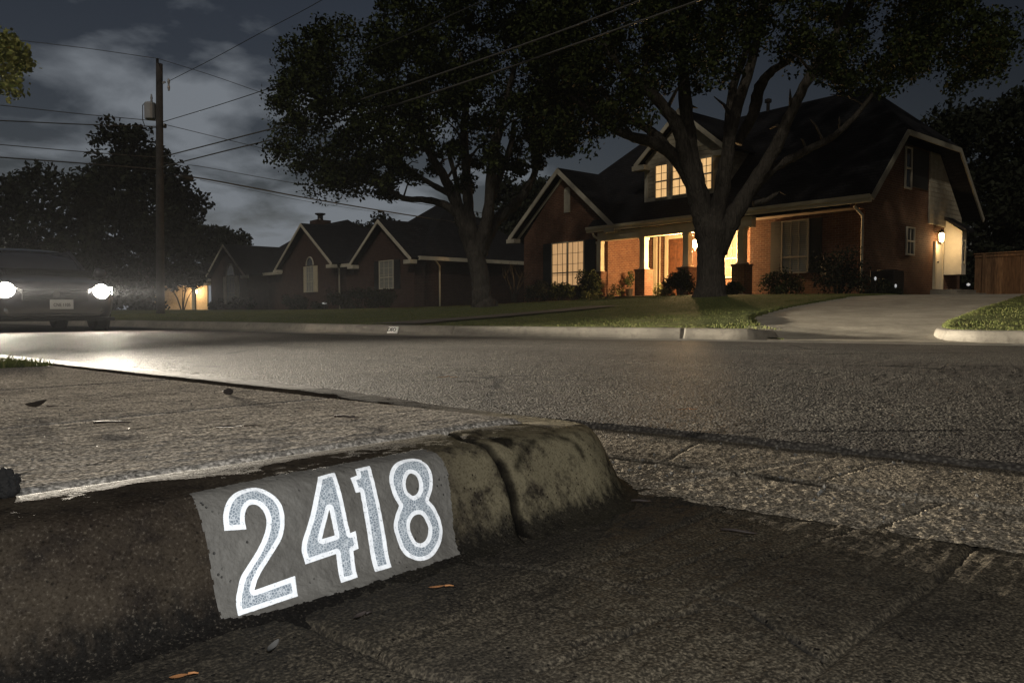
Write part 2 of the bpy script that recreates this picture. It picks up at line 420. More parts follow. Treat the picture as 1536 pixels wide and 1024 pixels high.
# ------------------------------------------------------------------ near kerb of the pavement island
T0 = np.array([-.414, .92]); J0 = np.array([.018, 1.629])
P0 = J0 + .125 * NB
_A = np.array([[ADIR[0], -BDIR[0]], [ADIR[1], -BDIR[1]]])
lam, mu = np.linalg.solve(_A, P0 - T0)
CORNER = T0 + lam * ADIR
turn = math.acos(float(ADIR @ BDIR)); RF = .2
TL = RF * math.tan(turn / 2)
UT = lam - TL                       # u where the arc begins
ARC = RF * turn
CEN = T0 + UT * ADIR - RF * NA
def kerb_path(u):
    """plan point and outward normal of the kerb's top edge at arc length u"""
    u = np.asarray(u, float); p = np.zeros(u.shape + (2,)); n = np.zeros(u.shape + (2,))
    a = u <= UT; b = u >= UT + ARC; c = ~a & ~b
    p[a] = T0 + u[a, None] * ADIR; n[a] = NA
    th = (u[c] - UT) / RF
    n[c] = np.cos(th)[:, None] * NA + np.sin(th)[:, None] * ADIR; p[c] = CEN + RF * n[c]
    q0 = CEN + RF * NB
    p[b] = q0 + (u[b] - UT - ARC)[:, None] * BDIR; n[b] = NB
    return p, n
PROF = np.array([(-.150, .06), (-.146, .130), (-.138, .1485), (-.10, .1490), (-.05, .1470), (-.022, .1455), (-.002, .142), (.014, .127), (.026, .106), (.044, .066), (.060, .030), (.072, .010), (.086, .001), (.105, -.004), (.14, -.012)])
_pl = np.concatenate([[0], np.cumsum(np.linalg.norm(np.diff(PROF, axis=0), axis=1))])
def prof(w):                        # smooth (v, z) at length w along the kerb's section
    w = np.asarray(w, float); out = []
    for o in (-.008, -.004, 0, .004, .008):
        q = np.clip(w + o, 0, _pl[-1]); out.append(np.stack([np.interp(q, _pl, PROF[:, 0]), np.interp(q, _pl, PROF[:, 1])], -1))
    return sum(out) / 5
def kerb_surface(u, w, off=0.0):
    u, w = np.broadcast_arrays(np.asarray(u, float), np.asarray(w, float))
    p, n = kerb_path(u); vz = prof(w)
    e = 1e-3; d = prof(w + e) - prof(w - e); ln = np.linalg.norm(d, axis=-1, keepdims=True); d = d / np.maximum(ln, 1e-9)
    nv, nz = -d[..., 1], d[..., 0]      # outward normal in the section
    # broad wear plus fine grain
    wear = .0035 * fbm(u * 5, w * 9, 3) + (.0018 * fbm(u * 40, w * 40, 5) + .0016 * fbm(u * 130, w * 130, 8)) * np.clip((w - .12) / .08, .07, 1) + 0 * fbm(u * 130, w * 130, 8) * (1 - .6 * ((w > .16) & (u > -.05) & (u < .45)))
    gap = np.abs(u - (.530 + .010 * np.sin(w * 25) + .01 * fbm(w * 30, w * 0, 4)))
    crack = -.034 * np.exp(-(gap / (.0058 + .004 * fbm(w * 45, u * 0, 9))) ** 4) - .004 * np.exp(-(gap / .014) ** 2)
    # a broken lip beside the joint
    chip = -.010 * np.clip(fbm(u * 24, w * 24, 21) * 4, 0, 1) * np.exp(-((u - .575) / .035) ** 2) * np.exp(-((w - .21) / .06) ** 2)
    # the kerb end sinks a little towards the road
    sink = -.018 * np.clip((u - .60) / .4, 0, 1) * np.clip(vz[..., 1] / .15, 0, 1) * np.where(u > UT + ARC + .3, np.clip(1 - (u - UT - ARC - .3) / .5, 0, 1), 1)
    k = wear + crack + chip + off
    v = vz[..., 0] + nv * -k * -1; z = vz[..., 1] + nz * k + sink
    return np.concatenate([p + n * v[..., None], z[..., None]], -1)
us = np.concatenate([np.arange(-1.4, -.6, .012), np.arange(-.6, .49, .004), np.arange(.49, .60, .0012), np.arange(.60, UT + ARC + .1, .004), np.arange(UT + ARC + .1, UT + ARC + 4, .012), np.arange(UT + ARC + 4, UT + ARC + 60, .5)])
ws = np.linspace(0, _pl[-1], 96)
KV = kerb_surface(us[:, None], ws[None, :])
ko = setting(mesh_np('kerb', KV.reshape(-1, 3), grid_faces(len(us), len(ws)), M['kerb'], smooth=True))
_U, _W = np.meshgrid(us, ws, indexing='ij')
_g = np.abs(_U - (.530 + .010 * np.sin(_W * 25) + .01 * fbm(_W * 30, _W * 0, 4)))
_grime = np.exp(-(_g / (.0115 + .010 * fbm(_W * 40, _W * 0, 9))) ** 4)                      # soil packed in the joint
_bl = np.exp(-((_U - .572) / .028) ** 2 - ((_W - .205 - .3 * (_U - .572)) / .045) ** 2)       # tar blotch beside it
_grime = np.maximum(_grime, np.clip(3 * (_bl - .45 + .8 * fbm(_U * 60, _W * 60, 191)), 0, .9))
_at = ko.data.attributes.new('grime_shade', 'FLOAT', 'POINT'); _at.data.foreach_set('value', _grime.astype(np.float32).ravel())

# inverse: a pixel of the photograph -> the place on the kerb face
_gu = np.arange(-.25, UT + ARC * .55, .0015); _gw = np.arange(.08, _pl[-1] - .02, .001)
_tab = project(kerb_surface(_gu[:, None], _gw[None, :])).reshape(-1, 2)
def face_at(px, py):
    i = int(np.argmin(((_tab - (px, py)) ** 2).sum(1)))
    return np.array([_gu[i // len(_gw)], _gw[i % len(_gw)]])
_sc = spline(np.array([face_at(*q) for q in ((776, 700), (784, 678), (800, 662), (822, 655), (848, 658), (866, 670), (874, 684))]), 6)
_d2 = np.full(_U.shape, 9.0); _m = (_U > .52) & (_U < UT + ARC)
for _q in _sc: _d2 = np.where(_m, np.minimum(_d2, np.hypot(_U - _q[0], _W - _q[1])), _d2)
_scuff = np.exp(-(_d2 / .0075) ** 2) * np.clip(.75 + 1.5 * fbm(_U * 60, _W * 60, 193), 0, 1)        # black tyre scuff in an arc
_grime = np.maximum(_grime, .85 * _scuff)
ko.data.attributes['grime_shade'].data.foreach_set('value', _grime.astype(np.float32).ravel())
def Z6(X, Y): return face_at(250 + X / 3.012, 640 + Y / 3.012)

def paint_mat():
    t = NT('grey_paint'); co = t.co(); n = t.noise(co, 18, 6, .65); f = t.noise(co, 130, 4)
    col = t.mix(t.ramp(n, [(.35, 0), (.7, 1)]), (.085, .078, .067), (.135, .126, .11))
    v = t.vor(co, 120); pit = t.math('MULTIPLY', t.ramp(v, [(.12, 1), (.24, 0)]), t.ramp(t.noise(co, 34, 3), [(.55, 0), (.62, 1)]))
    col = t.mix(pit, col, (.03, .028, .025))
    return t.out(col, .7, t.bump(t.math('SUBTRACT', f, pit), .7, .003), .4)
def white_reflective():
    t = NT('white_reflective'); co = t.co(); f = t.noise(co, 240, 3)
    col = t.ramp(f, [(.28, (.45, .47, .48)), (.4, (.93, .94, .95))])
    return t.out(col, .4, None, .3)
def grey_reflective():
    t = NT('honeycomb_reflective'); co = t.co(); v = t.vor(co, 260, 'DISTANCE_TO_EDGE'); n = t.noise(co, 90, 3)
    col = t.mix(t.ramp(v, [(.04, 0), (.16, 1)]), (.58, .61, .63), (.20, .235, .27))
    col = t.mix(t.ramp(n, [(.45, 0), (.7, .6)]), col, (.33, .37, .40))
    return t.out(col, .45, t.bump(v, .5, .001), .4)
num = thing('house_number', 'grey painted patch with white-edged reflective digits 2418 on the near kerb face', 'house number')
edge_px = [(95, 300), (420, 235), (800, 165), (1160, 100), (1225, 125), (1262, 185), (1285, 300), (1330, 575), (1100, 655), (740, 765), (420, 850), (240, 872), (205, 690), (175, 520), (130, 370)]
epoly = np.array([Z6(*q) for q in edge_px])
def inside(poly, x, y):
    r = np.zeros(np.shape(x), bool); j = len(poly) - 1
    for i in range(len(poly)):
        (xi, yi), (xj, yj) = poly[i], poly[j]
        if yi != yj: r ^= ((yi > y) != (yj > y)) & (x < (xj - xi) * (y - yi) / (yj - yi) + xi)
        j = i
    return r
gu = np.arange(epoly[:, 0].min() - .01, epoly[:, 0].max() + .01, .0016); gw = np.arange(epoly[:, 1].min() - .01, epoly[:, 1].max() + .01, .0016)
U_, W_ = np.meshgrid(gu, gw, indexing='ij')
ok = inside(epoly, U_ + .004 * fbm(U_ * 160, W_ * 160, 31), W_ + .006 * fbm(U_ * 190, W_ * 120, 33))
fc = grid_faces(len(gu), len(gw)); okv = ok.ravel(); fc = fc[okv[fc].all(1)]
mesh_np('paint_patch', kerb_surface(U_, W_, .0007).reshape(-1, 3), fc, paint_mat(), num, True)

M_WHITE, M_GREY = white_reflective(), grey_reflective()
def seg_near(P, poly):
    """distance to and nearest point on a closed outline"""
    best = np.full(len(P), 1e9); near = P.copy()
    for i in range(len(poly)):
        a, b = poly[i], poly[(i + 1) % len(poly)]; d = b - a; l2 = float(d @ d)
        if l2 < 1e-14: continue
        t = np.clip(((P - a) @ d) / l2, 0, 1); q = a + t[:, None] * d; ds = np.linalg.norm(P - q, axis=1); m = ds < best
        best[m] = ds[m]; near[m] = q[m]
    return best, near
def smooth_outline(P, k=6, corner=48):
    P = np.asarray(P, float); n = len(P); T = []
    for i in range(n):
        a, b = P[i] - P[i - 1], P[(i + 1) % n] - P[i]
        ang = math.degrees(abs(math.atan2(a[0] * b[1] - a[1] * b[0], a @ b)))
        T.append(None if ang > corner else (P[(i + 1) % n] - P[i - 1]) / 2)
    out = []
    for i in range(n):
        p, q = P[i], P[(i + 1) % n]; m0 = T[i]; m1 = T[(i + 1) % n]; L = np.linalg.norm(q - p)
        m0 = q - p if m0 is None else m0 / np.linalg.norm(m0) * L; m1 = q - p if m1 is None else m1 / np.linalg.norm(m1) * L
        for t in np.linspace(0, 1, k, endpoint=False):
            out.append((2 * t ** 3 - 3 * t * t + 1) * p + (t ** 3 - 2 * t * t + t) * m0 + (3 * t * t - 2 * t ** 3) * q + (t ** 3 - t * t) * m1)
    return np.array(out)
CELL = .0009
def digit(outer, holes=(), curved=False, edge=.0068):
    outs = [np.array([Z6(*p) for p in q]) for q in (outer, *holes)]
    outs[0] = smooth_outline(outs[0])
    for k in range(1, len(outs)):
        if len(outs[k]) > 5: outs[k] = spline(outs[k], 6, True)
    lo, hi = outs[0].min(0) - .004, outs[0].max(0) + .004
    a = np.arange(lo[0], hi[0], CELL); b = np.arange(lo[1], hi[1], CELL)
    A, B = np.meshgrid(a, b, indexing='ij'); P = np.stack([A.ravel(), B.ravel()], 1)
    ins = inside(outs[0], P[:, 0], P[:, 1])
    for h in outs[1:]: ins &= ~inside(h, P[:, 0], P[:, 1])
    dist = np.full(len(P), 1e9); near = P.copy()
    for o_ in outs:
        d_, n_ = seg_near(P, o_); m = d_ < dist; dist[m] = d_[m]; near[m] = n_[m]
    sd = np.where(ins, dist, -dist); F4 = grid_faces(len(a), len(b)); root = None
    for name, lim, mat, off in (('digit', 0.0, M_WHITE, .0016), ('reflective_fill', edge, M_GREY, .0024)):
        v = sd - lim; f = F4[v[F4].mean(1) > 0]
        Q = P.copy(); g = near - P; gl = np.maximum(np.linalg.norm(g, axis=1), 1e-9)
        dirn = g / gl[:, None] * np.where(ins, 1, -1)[:, None]       # towards the outline from inside, away from it outside
        edgev = np.zeros(len(P), bool); cnt = np.zeros(len(P)); np.add.at(cnt, f.ravel(), 1); edgev = (cnt > 0) & (cnt < 4) & (np.abs(v) < 1.6 * CELL)
        Q[edgev] = Q[edgev] + dirn[edgev] * v[edgev][:, None]
        used, inv = np.unique(f, return_inverse=True); Q = Q[used]
        o = mesh_np(name, kerb_surface(Q[:, 0], Q[:, 1], off), inv.reshape(f.shape), mat, num if root is None else root, True)
        root = root or o
digit([(258, 470), (255, 400), (268, 345), (300, 308), (345, 286), (395, 279), (440, 288), (485, 313), (515, 350), (530, 400), (528, 450), (514, 505), (490, 552), (455, 607), (425, 655), (405, 695), (392, 740), (576, 672), (592, 768), (322, 856), (312, 790), (318, 730), (335, 680), (360, 630), (395, 575), (425, 525), (443, 480), (447, 430), (440, 392), (420, 362), (392, 350), (368, 360), (354, 390), (352, 425), (356, 462)])
digit([(682, 228), (755, 210), (768, 245), (800, 360), (828, 480), (850, 470), (864, 550), (842, 558), (862, 682), (788, 706), (764, 575), (622, 622), (608, 545), (640, 430), (668, 310)], [[(733, 372), (698, 508), (757, 489)]])
digit([(850, 195), (915, 180), (935, 240), (975, 440), (1015, 635), (940, 658), (905, 480), (872, 295), (852, 300), (828, 234), (856, 222)])
def oval(cx, cy, rx, ry, tilt, n=12):
    return [(cx + rx * math.cos(a) * math.cos(tilt) - ry * math.sin(a) * math.sin(tilt), cy + rx * math.cos(a) * math.sin(tilt) + ry * math.sin(a) * math.cos(tilt)) for a in np.linspace(0, 2 * math.pi, n, endpoint=False)]
digit([(1095, 147), (1140, 152), (1180, 180), (1199, 225), (1198, 285), (1182, 332), (1213, 370), (1237, 430), (1241, 490), (1226, 550), (1195, 590), (1150, 607), (1105, 597), (1065, 565), (1040, 510), (1025, 450), (1030, 400), (1047, 358), (1018, 305), (1003, 240), (1012, 192), (1045, 160)], [oval(1108, 262, 30, 50, -.12), oval(1138, 460, 40, 66, -.12)], True)

# ------------------------------------------------------------------ pavement slab on the island
KI = CORNER - .155 * NA / 1 - .165 * NB      # inner corner of the slab (approx.)
_k = np.linalg.solve(np.array([[ADIR[0], -BDIR[0]], [ADIR[1], -BDIR[1]]]), (P0 - .165 * NB) - (T0 - .158 * NA))
KI = T0 - .158 * NA + _k[0] * ADIR
al = np.concatenate([np.arange(0, 2.2, .007), np.arange(2.2, 6, .1)]); be = np.arange(0, 2.43, .007)
Aa, Bb = np.meshgrid(al, be, indexing='ij')
XY = KI - Aa[..., None] * ADIR + Bb[..., None] * BDIR
zz = .147 + .006 * fbm(XY[..., 0] * 2.2, XY[..., 1] * 2.2, 41) + .0007 * fbm(Aa * 6, Bb * 70, 43) + .0014 * fbm(XY[..., 0] * 60, XY[..., 1] * 60, 45, 3) + .0008 * rng.random(Aa.shape)
for b0, wd in ((.62, .006), (1.45, .008), (2.0, .006)):
    zz -= .006 * np.exp(-((Bb - b0 - .05 * fbm(Aa * 1.4, Aa * 0, int(b0 * 90))) / wd) ** 2) * (fbm(Aa * 2, Bb * 0, 51) > -.1)
edge = np.minimum(np.minimum(Aa, Bb), 2.43 - Bb)
zz -= .012 * np.exp(-(edge / .008) ** 2)
SV = np.concatenate([XY, zz[..., None]], -1).reshape(-1, 3)
setting(mesh_np('pavement', SV, grid_faces(len(al), len(be)), M['slab'], smooth=True))
# dark soil in the joints and under everything
b = MB(); b.add([(*(KI + .3 * ADIR + -.0 * BDIR), .118), (*(KI + .3 * ADIR - 8 * ADIR), .118), (*(KI + .3 * ADIR - 8 * ADIR + 60 * BDIR), .10), (*(KI + .3 * ADIR + 60 * BDIR), .10)], [(0, 1, 2, 3)])
b.v = [(*(T0 + q[0] * ADIR + q[1] * NA), .112) for q in ()] or b.v
b.v = [(*(KI), .118), (*(KI - 8 * ADIR), .118), (*(KI - 8 * ADIR + 60 * BDIR), .118), (*(KI + 60 * BDIR), .118)]
kx = [KI + .09 * (-BDIR) + .0 * ADIR, KI - 8 * ADIR - .05 * BDIR, KI - 8 * ADIR + 60 * BDIR, KI + 60 * BDIR + .09 * NB, KI + .05 * NB + .02 * ADIR]
b = MB(); b.add([(*q, .118) for q in kx], [(0, 1, 2, 3, 4)]); setting(b.build('soil', M['earth']))
# grass verge past the slab
va = np.concatenate([np.arange(0, 1.5, .03), np.arange(1.5, 8, .5)]); vb = np.concatenate([np.arange(2.45, 6, .03), np.arange(6, 60, 1.0)])
Aa, Bb = np.meshgrid(va, vb, indexing='ij'); XY = KI - Aa[..., None] * ADIR + Bb[..., None] * BDIR
zz = .145 + .03 * fbm(XY[..., 0] * 6, XY[..., 1] * 6, 61) + .01 * np.clip(Bb - 2.45, 0, 1)
setting(mesh_np('grass_verge', np.concatenate([XY, zz[..., None]], -1).reshape(-1, 3), grid_faces(len(va), len(vb)), M['lawn'], smooth=True))
def blades(name, P, h, w, mat, parent=None, lean=.5):
    n = len(P); a = rng.random(n) * 6.283; hh = h * (.5 + rng.random(n)); ww = w * (.6 + .8 * rng.random(n))
    side = np.stack([np.cos(a), np.sin(a), 0 * a], 1) * ww[:, None]
    la = rng.random(n) * 6.283; ll = lean * hh * rng.random(n)
    tip = P + np.stack([np.cos(la) * ll, np.sin(la) * ll, hh], 1)
    V = np.stack([P - side, P + side, tip], 1).reshape(-1, 3)
    return mesh_np(name, V, np.arange(3 * n).reshape(-1, 3), mat, parent)
n = 16000
qa = rng.random(n) * 1.5; qb = 2.44 + rng.random(n) ** 1.5 * 4.0
P = np.concatenate([KI - qa[:, None] * ADIR + qb[:, None] * BDIR, np.full((n, 1), .14)], 1)
tag(blades('grass', P, .032, .0035, M['blade'], lean=.9), 'short grass on the near verge beside the pavement slab', 'grass', kind='stuff')

# ------------------------------------------------------------------ gutter, apron, road
L0 = G(900, 645, 0)[:2]; L1 = G(1536, 712, 0)[:2]; LD = (L1 - L0) / np.linalg.norm(L1 - L0); LN = np.array([-LD[1], LD[0]]) * -1     # LN points to the camera side
if LN[1] > 0: LN = -LN
def strip(name, s0, s1, ds, t0, t1, dt, zf, mat, smooth=True, edge=None):
    def steps(a, b, lo, hi, d):         # fine between lo and hi, coarse outside
        return np.concatenate([np.arange(a, lo, .03), np.arange(max(a, lo), min(b, hi), d), np.arange(max(a, hi), b + .03, .03)])
    s = steps(s0, s1, -.7, 2.1, ds); t = steps(t0, t1, -1, 2.2, dt); S, T = np.meshgrid(s, t, indexing='ij')
    T2 = T if edge is None else edge(S, T)
    XY = L0 + S[..., None] * LD + T2[..., None] * LN
    Z = zf(S, T2, XY)
    return setting(mesh_np(name, np.concatenate([XY, Z[..., None]], -1).reshape(-1, 3), grid_faces(len(s), len(t)), mat, smooth=smooth))
def zg(S, T, XY):
    z = .003 + .006 * fbm(XY[..., 0] * 4, XY[..., 1] * 4, 71) + .0016 * fbm(XY[..., 0] * 60, XY[..., 1] * 60, 73, 3) + .0016 * rng.random(S.shape)
    rough = np.clip((T - .36) / .05, 0, 1)
    z += rough * (.0045 * fbm(XY[..., 0] * 95, XY[..., 1] * 95, 75, 3) - .004)
    z -= .016 * np.exp(-((T - .375 - .02 * fbm(S * 5, S * 0, 77)) / .010) ** 2)
    for sc in (.62, 1.5, 2.6): z -= .014 * np.exp(-((S + .45 * (T - .2) - sc - .02 * fbm(T * 9, S * 0, 78)) / .007) ** 2)
    return z - .012 * np.clip((T - .55) / .2, 0, 1) ** 2
gu_ = strip('gutter', -6, 4.5, .0045, -.04, .66, .0045, zg, M['gutter'])
def za(S, T, XY):
    ua = (XY - T0) @ ADIR; va_ = (XY - T0) @ NA
    z = -.004 + .010 * fbm(XY[..., 0] * 2.5, XY[..., 1] * 2.5, 81) + .0035 * fbm(XY[..., 0] * 30, XY[..., 1] * 30, 83) + .0025 * fbm(XY[..., 0] * 110, XY[..., 1] * 110, 84, 2)
    z += .004 * fbm(ua * 4, va_ * 60, 85)
    for v0, wd, dp in ((.235, .006, .010), (.42, .005, .010), (.50, .004, .007), (.62, .006, .012), (.78, .004, .008), (.95, .006, .012), (1.2, .006, .012)):
        z -= .55 * dp * np.exp(-((va_ - v0 - .05 * fbm(ua * 2.5, ua * 0, int(v0 * 100))) / wd) ** 2) * (fbm(ua * 1.7, ua * 0, int(v0 * 77)) > -.08)
    for u0, dp in ((.12, .012), (-.35, .01), (1.1, .01)):
        z -= dp * np.exp(-((ua - u0 - .12 * fbm(va_ * 4, va_ * 0, int(90 + u0 * 10))) / .006) ** 2) * (fbm(va_ * 3, va_ * 0, 97) > -.06)
    return z
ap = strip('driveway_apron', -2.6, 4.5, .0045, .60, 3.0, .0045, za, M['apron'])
def darken_sheet(ob, mat, base, lines, dark):
    """cracks filled with dirt: sunk into the sheet and marked for the material"""
    me = ob.data; c3 = np.empty(len(me.vertices) * 3, np.float32); me.vertices.foreach_get('co', c3); c3 = c3.reshape(-1, 3); xy = c3[:, :2].astype(float)
    g_ = base(xy); ck = np.zeros(len(xy))
    for px_pts, wd in lines:
        pl_ = resample(np.array([G(a, b, 0)[:2] for a, b in px_pts]), .004)
        box = (xy[:, 0] > pl_[:, 0].min() - .05) & (xy[:, 0] < pl_[:, 0].max() + .05) & (xy[:, 1] > pl_[:, 1].min() - .05) & (xy[:, 1] < pl_[:, 1].max() + .05)
        q_ = xy[box] + .016 * np.stack([fbm(xy[box, 0] * 22, xy[box, 1] * 22, 211), fbm(xy[box, 0] * 22, xy[box, 1] * 22, 213)], 1)
        dm = np.full(len(q_), 9.0)
        for p_ in pl_: dm = np.minimum(dm, np.hypot(q_[:, 0] - p_[0], q_[:, 1] - p_[1]))
        ww = wd * np.clip(1 + 1.6 * fbm(q_[:, 0] * 30, q_[:, 1] * 30, 215), .15, 2)
        ck[box] = np.maximum(ck[box], np.exp(-(dm / ww) ** 4))
    c3[:, 2] -= (.007 * ck).astype(np.float32); me.vertices.foreach_set('co', c3.ravel()); me.update()
    me.attributes.new('grime_shade', 'FLOAT', 'POINT').data.foreach_set('value', np.maximum(g_, .95 * ck).astype(np.float32))
    nt_ = mat.node_tree; at_ = nt_.nodes.new('ShaderNodeAttribute'); at_.attribute_name = 'grime_shade'; pr = nt_.nodes['Principled BSDF']
    mx_ = nt_.nodes.new('ShaderNodeMix'); mx_.data_type = 'RGBA'; src = pr.inputs['Base Color'].links[0].from_socket
    nt_.links.new(at_.outputs['Fac'], mx_.inputs[0]); nt_.links.new(src, mx_.inputs[6]); mx_.inputs[7].default_value = (*dark, 1); nt_.links.new(mx_.outputs[2], pr.inputs['Base Color'])
def apron_base(xy):
    u2, v2 = (xy - T0) @ ADIR, (xy - T0) @ NA
    g_ = np.clip(1.25 - np.abs(v2 - .12) / .13 + 1.1 * fbm(u2 * 9, v2 * 14, 201), 0, 1) * .65           # silt settled along the kerb foot
    return np.maximum(g_, np.clip(2.2 * (fbm(u2 * 3, v2 * 3, 203) - .12), 0, .6))
def gutter_base(xy):
    s2, t2 = (xy - L0) @ LD, (xy - L0) @ LN
    return np.maximum(np.clip(2.4 * (fbm(s2 * 3.2, t2 * 7, 221) - .10), 0, .6), .5 * np.exp(-((t2 - .01) / .03) ** 2))  # patchy dirt, then the asphalt edge's shadow painted as a dark strip
darken_sheet(ap, M['apron'], apron_base, [([(690, 838), (800, 846), (900, 862), (965, 884)], .004), ([(1055, 882), (1120, 905), (1160, 932), (1235, 978)], .0045), ([(1150, 832), (1220, 808), (1290, 784), (1352, 760)], .0035), ([(950, 866), (1040, 832), (1125, 800)], .003), ([(1405, 862), (1455, 822), (1500, 786)], .004), ([(860, 960), (960, 930), (1050, 905)], .0025)], (.011, .010, .009))
darken_sheet(gu_, M['gutter'], gutter_base, [([(900, 684), (1000, 695), (1100, 707), (1200, 722), (1300, 738), (1430, 757), (1560, 778)], .007), ([(1000, 692), (1040, 670), (1085, 655)], .004), ([(1285, 802), (1360, 772), (1425, 752)], .004), ([(1230, 724), (1290, 704), (1360, 690)], .003), ([(1120, 742), (1240, 752), (1340, 776)], .004)], (.016, .014, .011))

# far kerb: plan polyline of its face foot
FK = np.array([(-70, 66), (-20, 25.6), (-8.6, 16.25), (-5.3, 14.0), (-1.68, 11.15), (1.17, 9.8), (2.2, 9.35), (3.2, 8.95), (5.2, 8.15), (8, 6.95), (14, 4.3), (40, -7.5)], float)
FK = np.vstack([FK[:2], spline(FK[1:-1], 8)[1:], FK[-1:]])
fkd = np.concatenate([[0], np.cumsum(np.linalg.norm(np.diff(FK, axis=0), axis=1))])
def fk_at(s):
    return np.stack([np.interp(s, fkd, FK[:, 0]), np.interp(s, fkd, FK[:, 1])], -1)
def fk_frame(s):
    p = fk_at(s); d = fk_at(s + .4) - fk_at(s - .4); d /= np.linalg.norm(d, axis=-1, keepdims=True)
    return p, d, np.stack([-d[..., 1], d[..., 0]], -1)       # n points away from the road
_fs = np.linspace(0, fkd[-1], 4000); _fp = fk_at(_fs); _fd = fk_frame(_fs)
def q_of(XY):
    """distance behind the far kerb, and the length along it"""
    XY = np.asarray(XY, float); sh = XY.shape[:-1]; P = XY.reshape(-1, 2); q = np.zeros(len(P)); s = np.zeros(len(P))
    for k in range(0, len(P), 20000):
        d = ((P[k:k + 20000, None, ::1] - _fp[None, ::8]) ** 2).sum(-1); i = d.argmin(1) * 8
        q[k:k + 20000] = ((P[k:k + 20000] - _fp[i]) * _fd[2][i]).sum(1); s[k:k + 20000] = _fs[i]
    return q.reshape(sh), s.reshape(sh)
DR_L = np.array([(3.3, 8.9), (3.5, 10.4), (4.0, 12.2), (5.4, 14.4), (8.7, 18.6), (12.4, 23.2), (17.5, 28.5), (25, 35)])
DR_R = np.array([(5.2, 8.05), (5.2, 8.75), (5.48, 9.45), (6.1, 10.4), (7.5, 12.1), (11.6, 16.8), (15.8, 20.8), (22.5, 26.5), (31, 33)])
DRP = np.vstack([DR_L, DR_R[::-1]])
def lawn_z(XY, raw=False):
    q, s = q_of(XY)
    m = np.interp(XY[..., 0], [-14, -6, -1, 1.5, 5], [.30, .42, .62, .78, 1.0])
    z = .125 + m * np.interp(q, [0, 1.2, 4, 8, 10.5, 14, 20, 45], [0, .03, .20, .45, .60, .70, .74, .78])
    return z
def ground_at(px, py):
    """where the eye's ray meets the lawn"""
    r = ray(px, py)
    for d in np.arange(8, 90, .05):
        p = r * (d / r[1]) + np.array([0, 0, CH])
        if p[2] <= float(lawn_z(p[None, :2])[0]): return p
    return r * (30 / r[1]) + np.array([0, 0, CH])
# road surface between near edge and far gutter
GW = .75
def road_sheet():
    sN = np.concatenate([np.arange(-80, -12, 2.0), np.arange(-12, -5, .12), np.arange(-5, 4.2, .013), np.arange(4.2, 26, .5)])
    f = np.concatenate([np.linspace(0, .22, 120), np.linspace(.22, .5, 50)[1:], np.linspace(.5, 1, 40)[1:]])
    near = L0 + sN[:, None] * LD
    jag = .018 * fbm(sN * 9, sN * 0, 101) + .012 * fbm(sN * 60, sN * 0, 103)
    near = near + jag[:, None] * LN
    # the partner on the far gutter line: along the road's common normal
    fp, fd, fn = fk_frame(_fs); fg = fp - GW * fn
    nrm = -LN
    far = []
    for p in near:
        c = (fg - p) @ LD; i = int(np.argmin(np.abs(c))); far.append(fg[i])
    far = np.array(far)
    XY = near[:, None] * (1 - f[None, :, None]) + far[:, None] * f[None, :, None]
    crown = .02 * np.sin(math.pi * f)[None, :] + .016
    Z = crown + .008 * fbm(XY[..., 0] * 1.2, XY[..., 1] * 1.2, 105) + .0016 * rng.random(XY.shape[:2]) * (f < .5)[None, :] * (np.abs(sN) < 5)[:, None]
    edge = np.clip(f / .004, 0, 1)[None, :]
    Z = Z * edge + (-.012) * (1 - edge)
    setting(mesh_np('road', np.concatenate([XY, Z[..., None]], -1).reshape(-1, 3), grid_faces(len(sN), len(f)), M['asphalt'], smooth=True))
road_sheet()
s = np.concatenate([np.arange(0, 70, 2), np.arange(70, fkd[-1] - 20, .1), np.arange(fkd[-1] - 20, fkd[-1], 2)])
p, d, nn = fk_frame(s); L = np.array([-GW - .06, -GW, -.4, 0, .04])
V = p[:, None] + nn[:, None] * L[None, :, None]
Z = np.broadcast_to(np.array([-.02, .014, .004, .006, .006])[None], V.shape[:2]) + .006 * fbm(V[..., 0] * 3, V[..., 1] * 3, 111)
setting(mesh_np('far_gutter', np.concatenate([V, Z[..., None]], -1).reshape(-1, 3), grid_faces(len(s), 5), M['far_concrete'], smooth=True))
def far_kerb(path, ends, joints):       # ends: (metres along the path, height)
    path = resample_nd(path, .02); n = len(path)
    d = np.gradient(path, axis=0); d /= np.linalg.norm(d, axis=1, keepdims=True); nn = np.stack([-d[:, 1], d[:, 0]], 1)
    hs = np.interp(np.arange(n) * .02, [e_[0] for e_ in ends], [e_[1] for e_ in ends])
    PV = [(-.02, -.03), (.0, .01), (.03, .55), (.05, .88), (.085, 1.0), (.17, 1.02), (.19, 1.0), (.20, -.6)]
    sl = np.arange(n) * .02
    V = []
    for a, h in PV:
        w = .012 * fbm(sl * 3, np.full(n, a * 9), 121)
        j = np.ones(n)
        for q in joints: w = w + (.05 if 0 < a < .12 else 0) * (np.abs(sl - q) < .011)
        V.append(np.concatenate([path + nn * (a + w)[:, None], (h * hs * j + .004)[:, None]], 1))
    V = np.stack(V, 1)
    return mesh_np('far_kerb', V.reshape(-1, 3), grid_faces(n, len(PV)), M['far_concrete'], smooth=True)
def resample_nd(pts, step): return resample(np.asarray(pts, float), step)
i0 = [i for i in range(len(FK)) if FK[i, 0] < 1.9]
leftp = np.vstack([FK[i0], spline(np.array([(2.3, 9.33), (2.9, 9.08), (3.22, 9.12), (3.42, 9.45), (3.5, 10.2)]), 6)])
nl = np.linalg.norm(np.diff(leftp, axis=0), axis=1).sum()
setting(far_kerb(leftp, [(0, .135), (nl - 1.5, .135), (nl - 1.0, .11), (nl - .5, .05), (nl, .0)], [nl - k for k in (2.3, 5.6, 8.9, 12.2, 15.5)]))
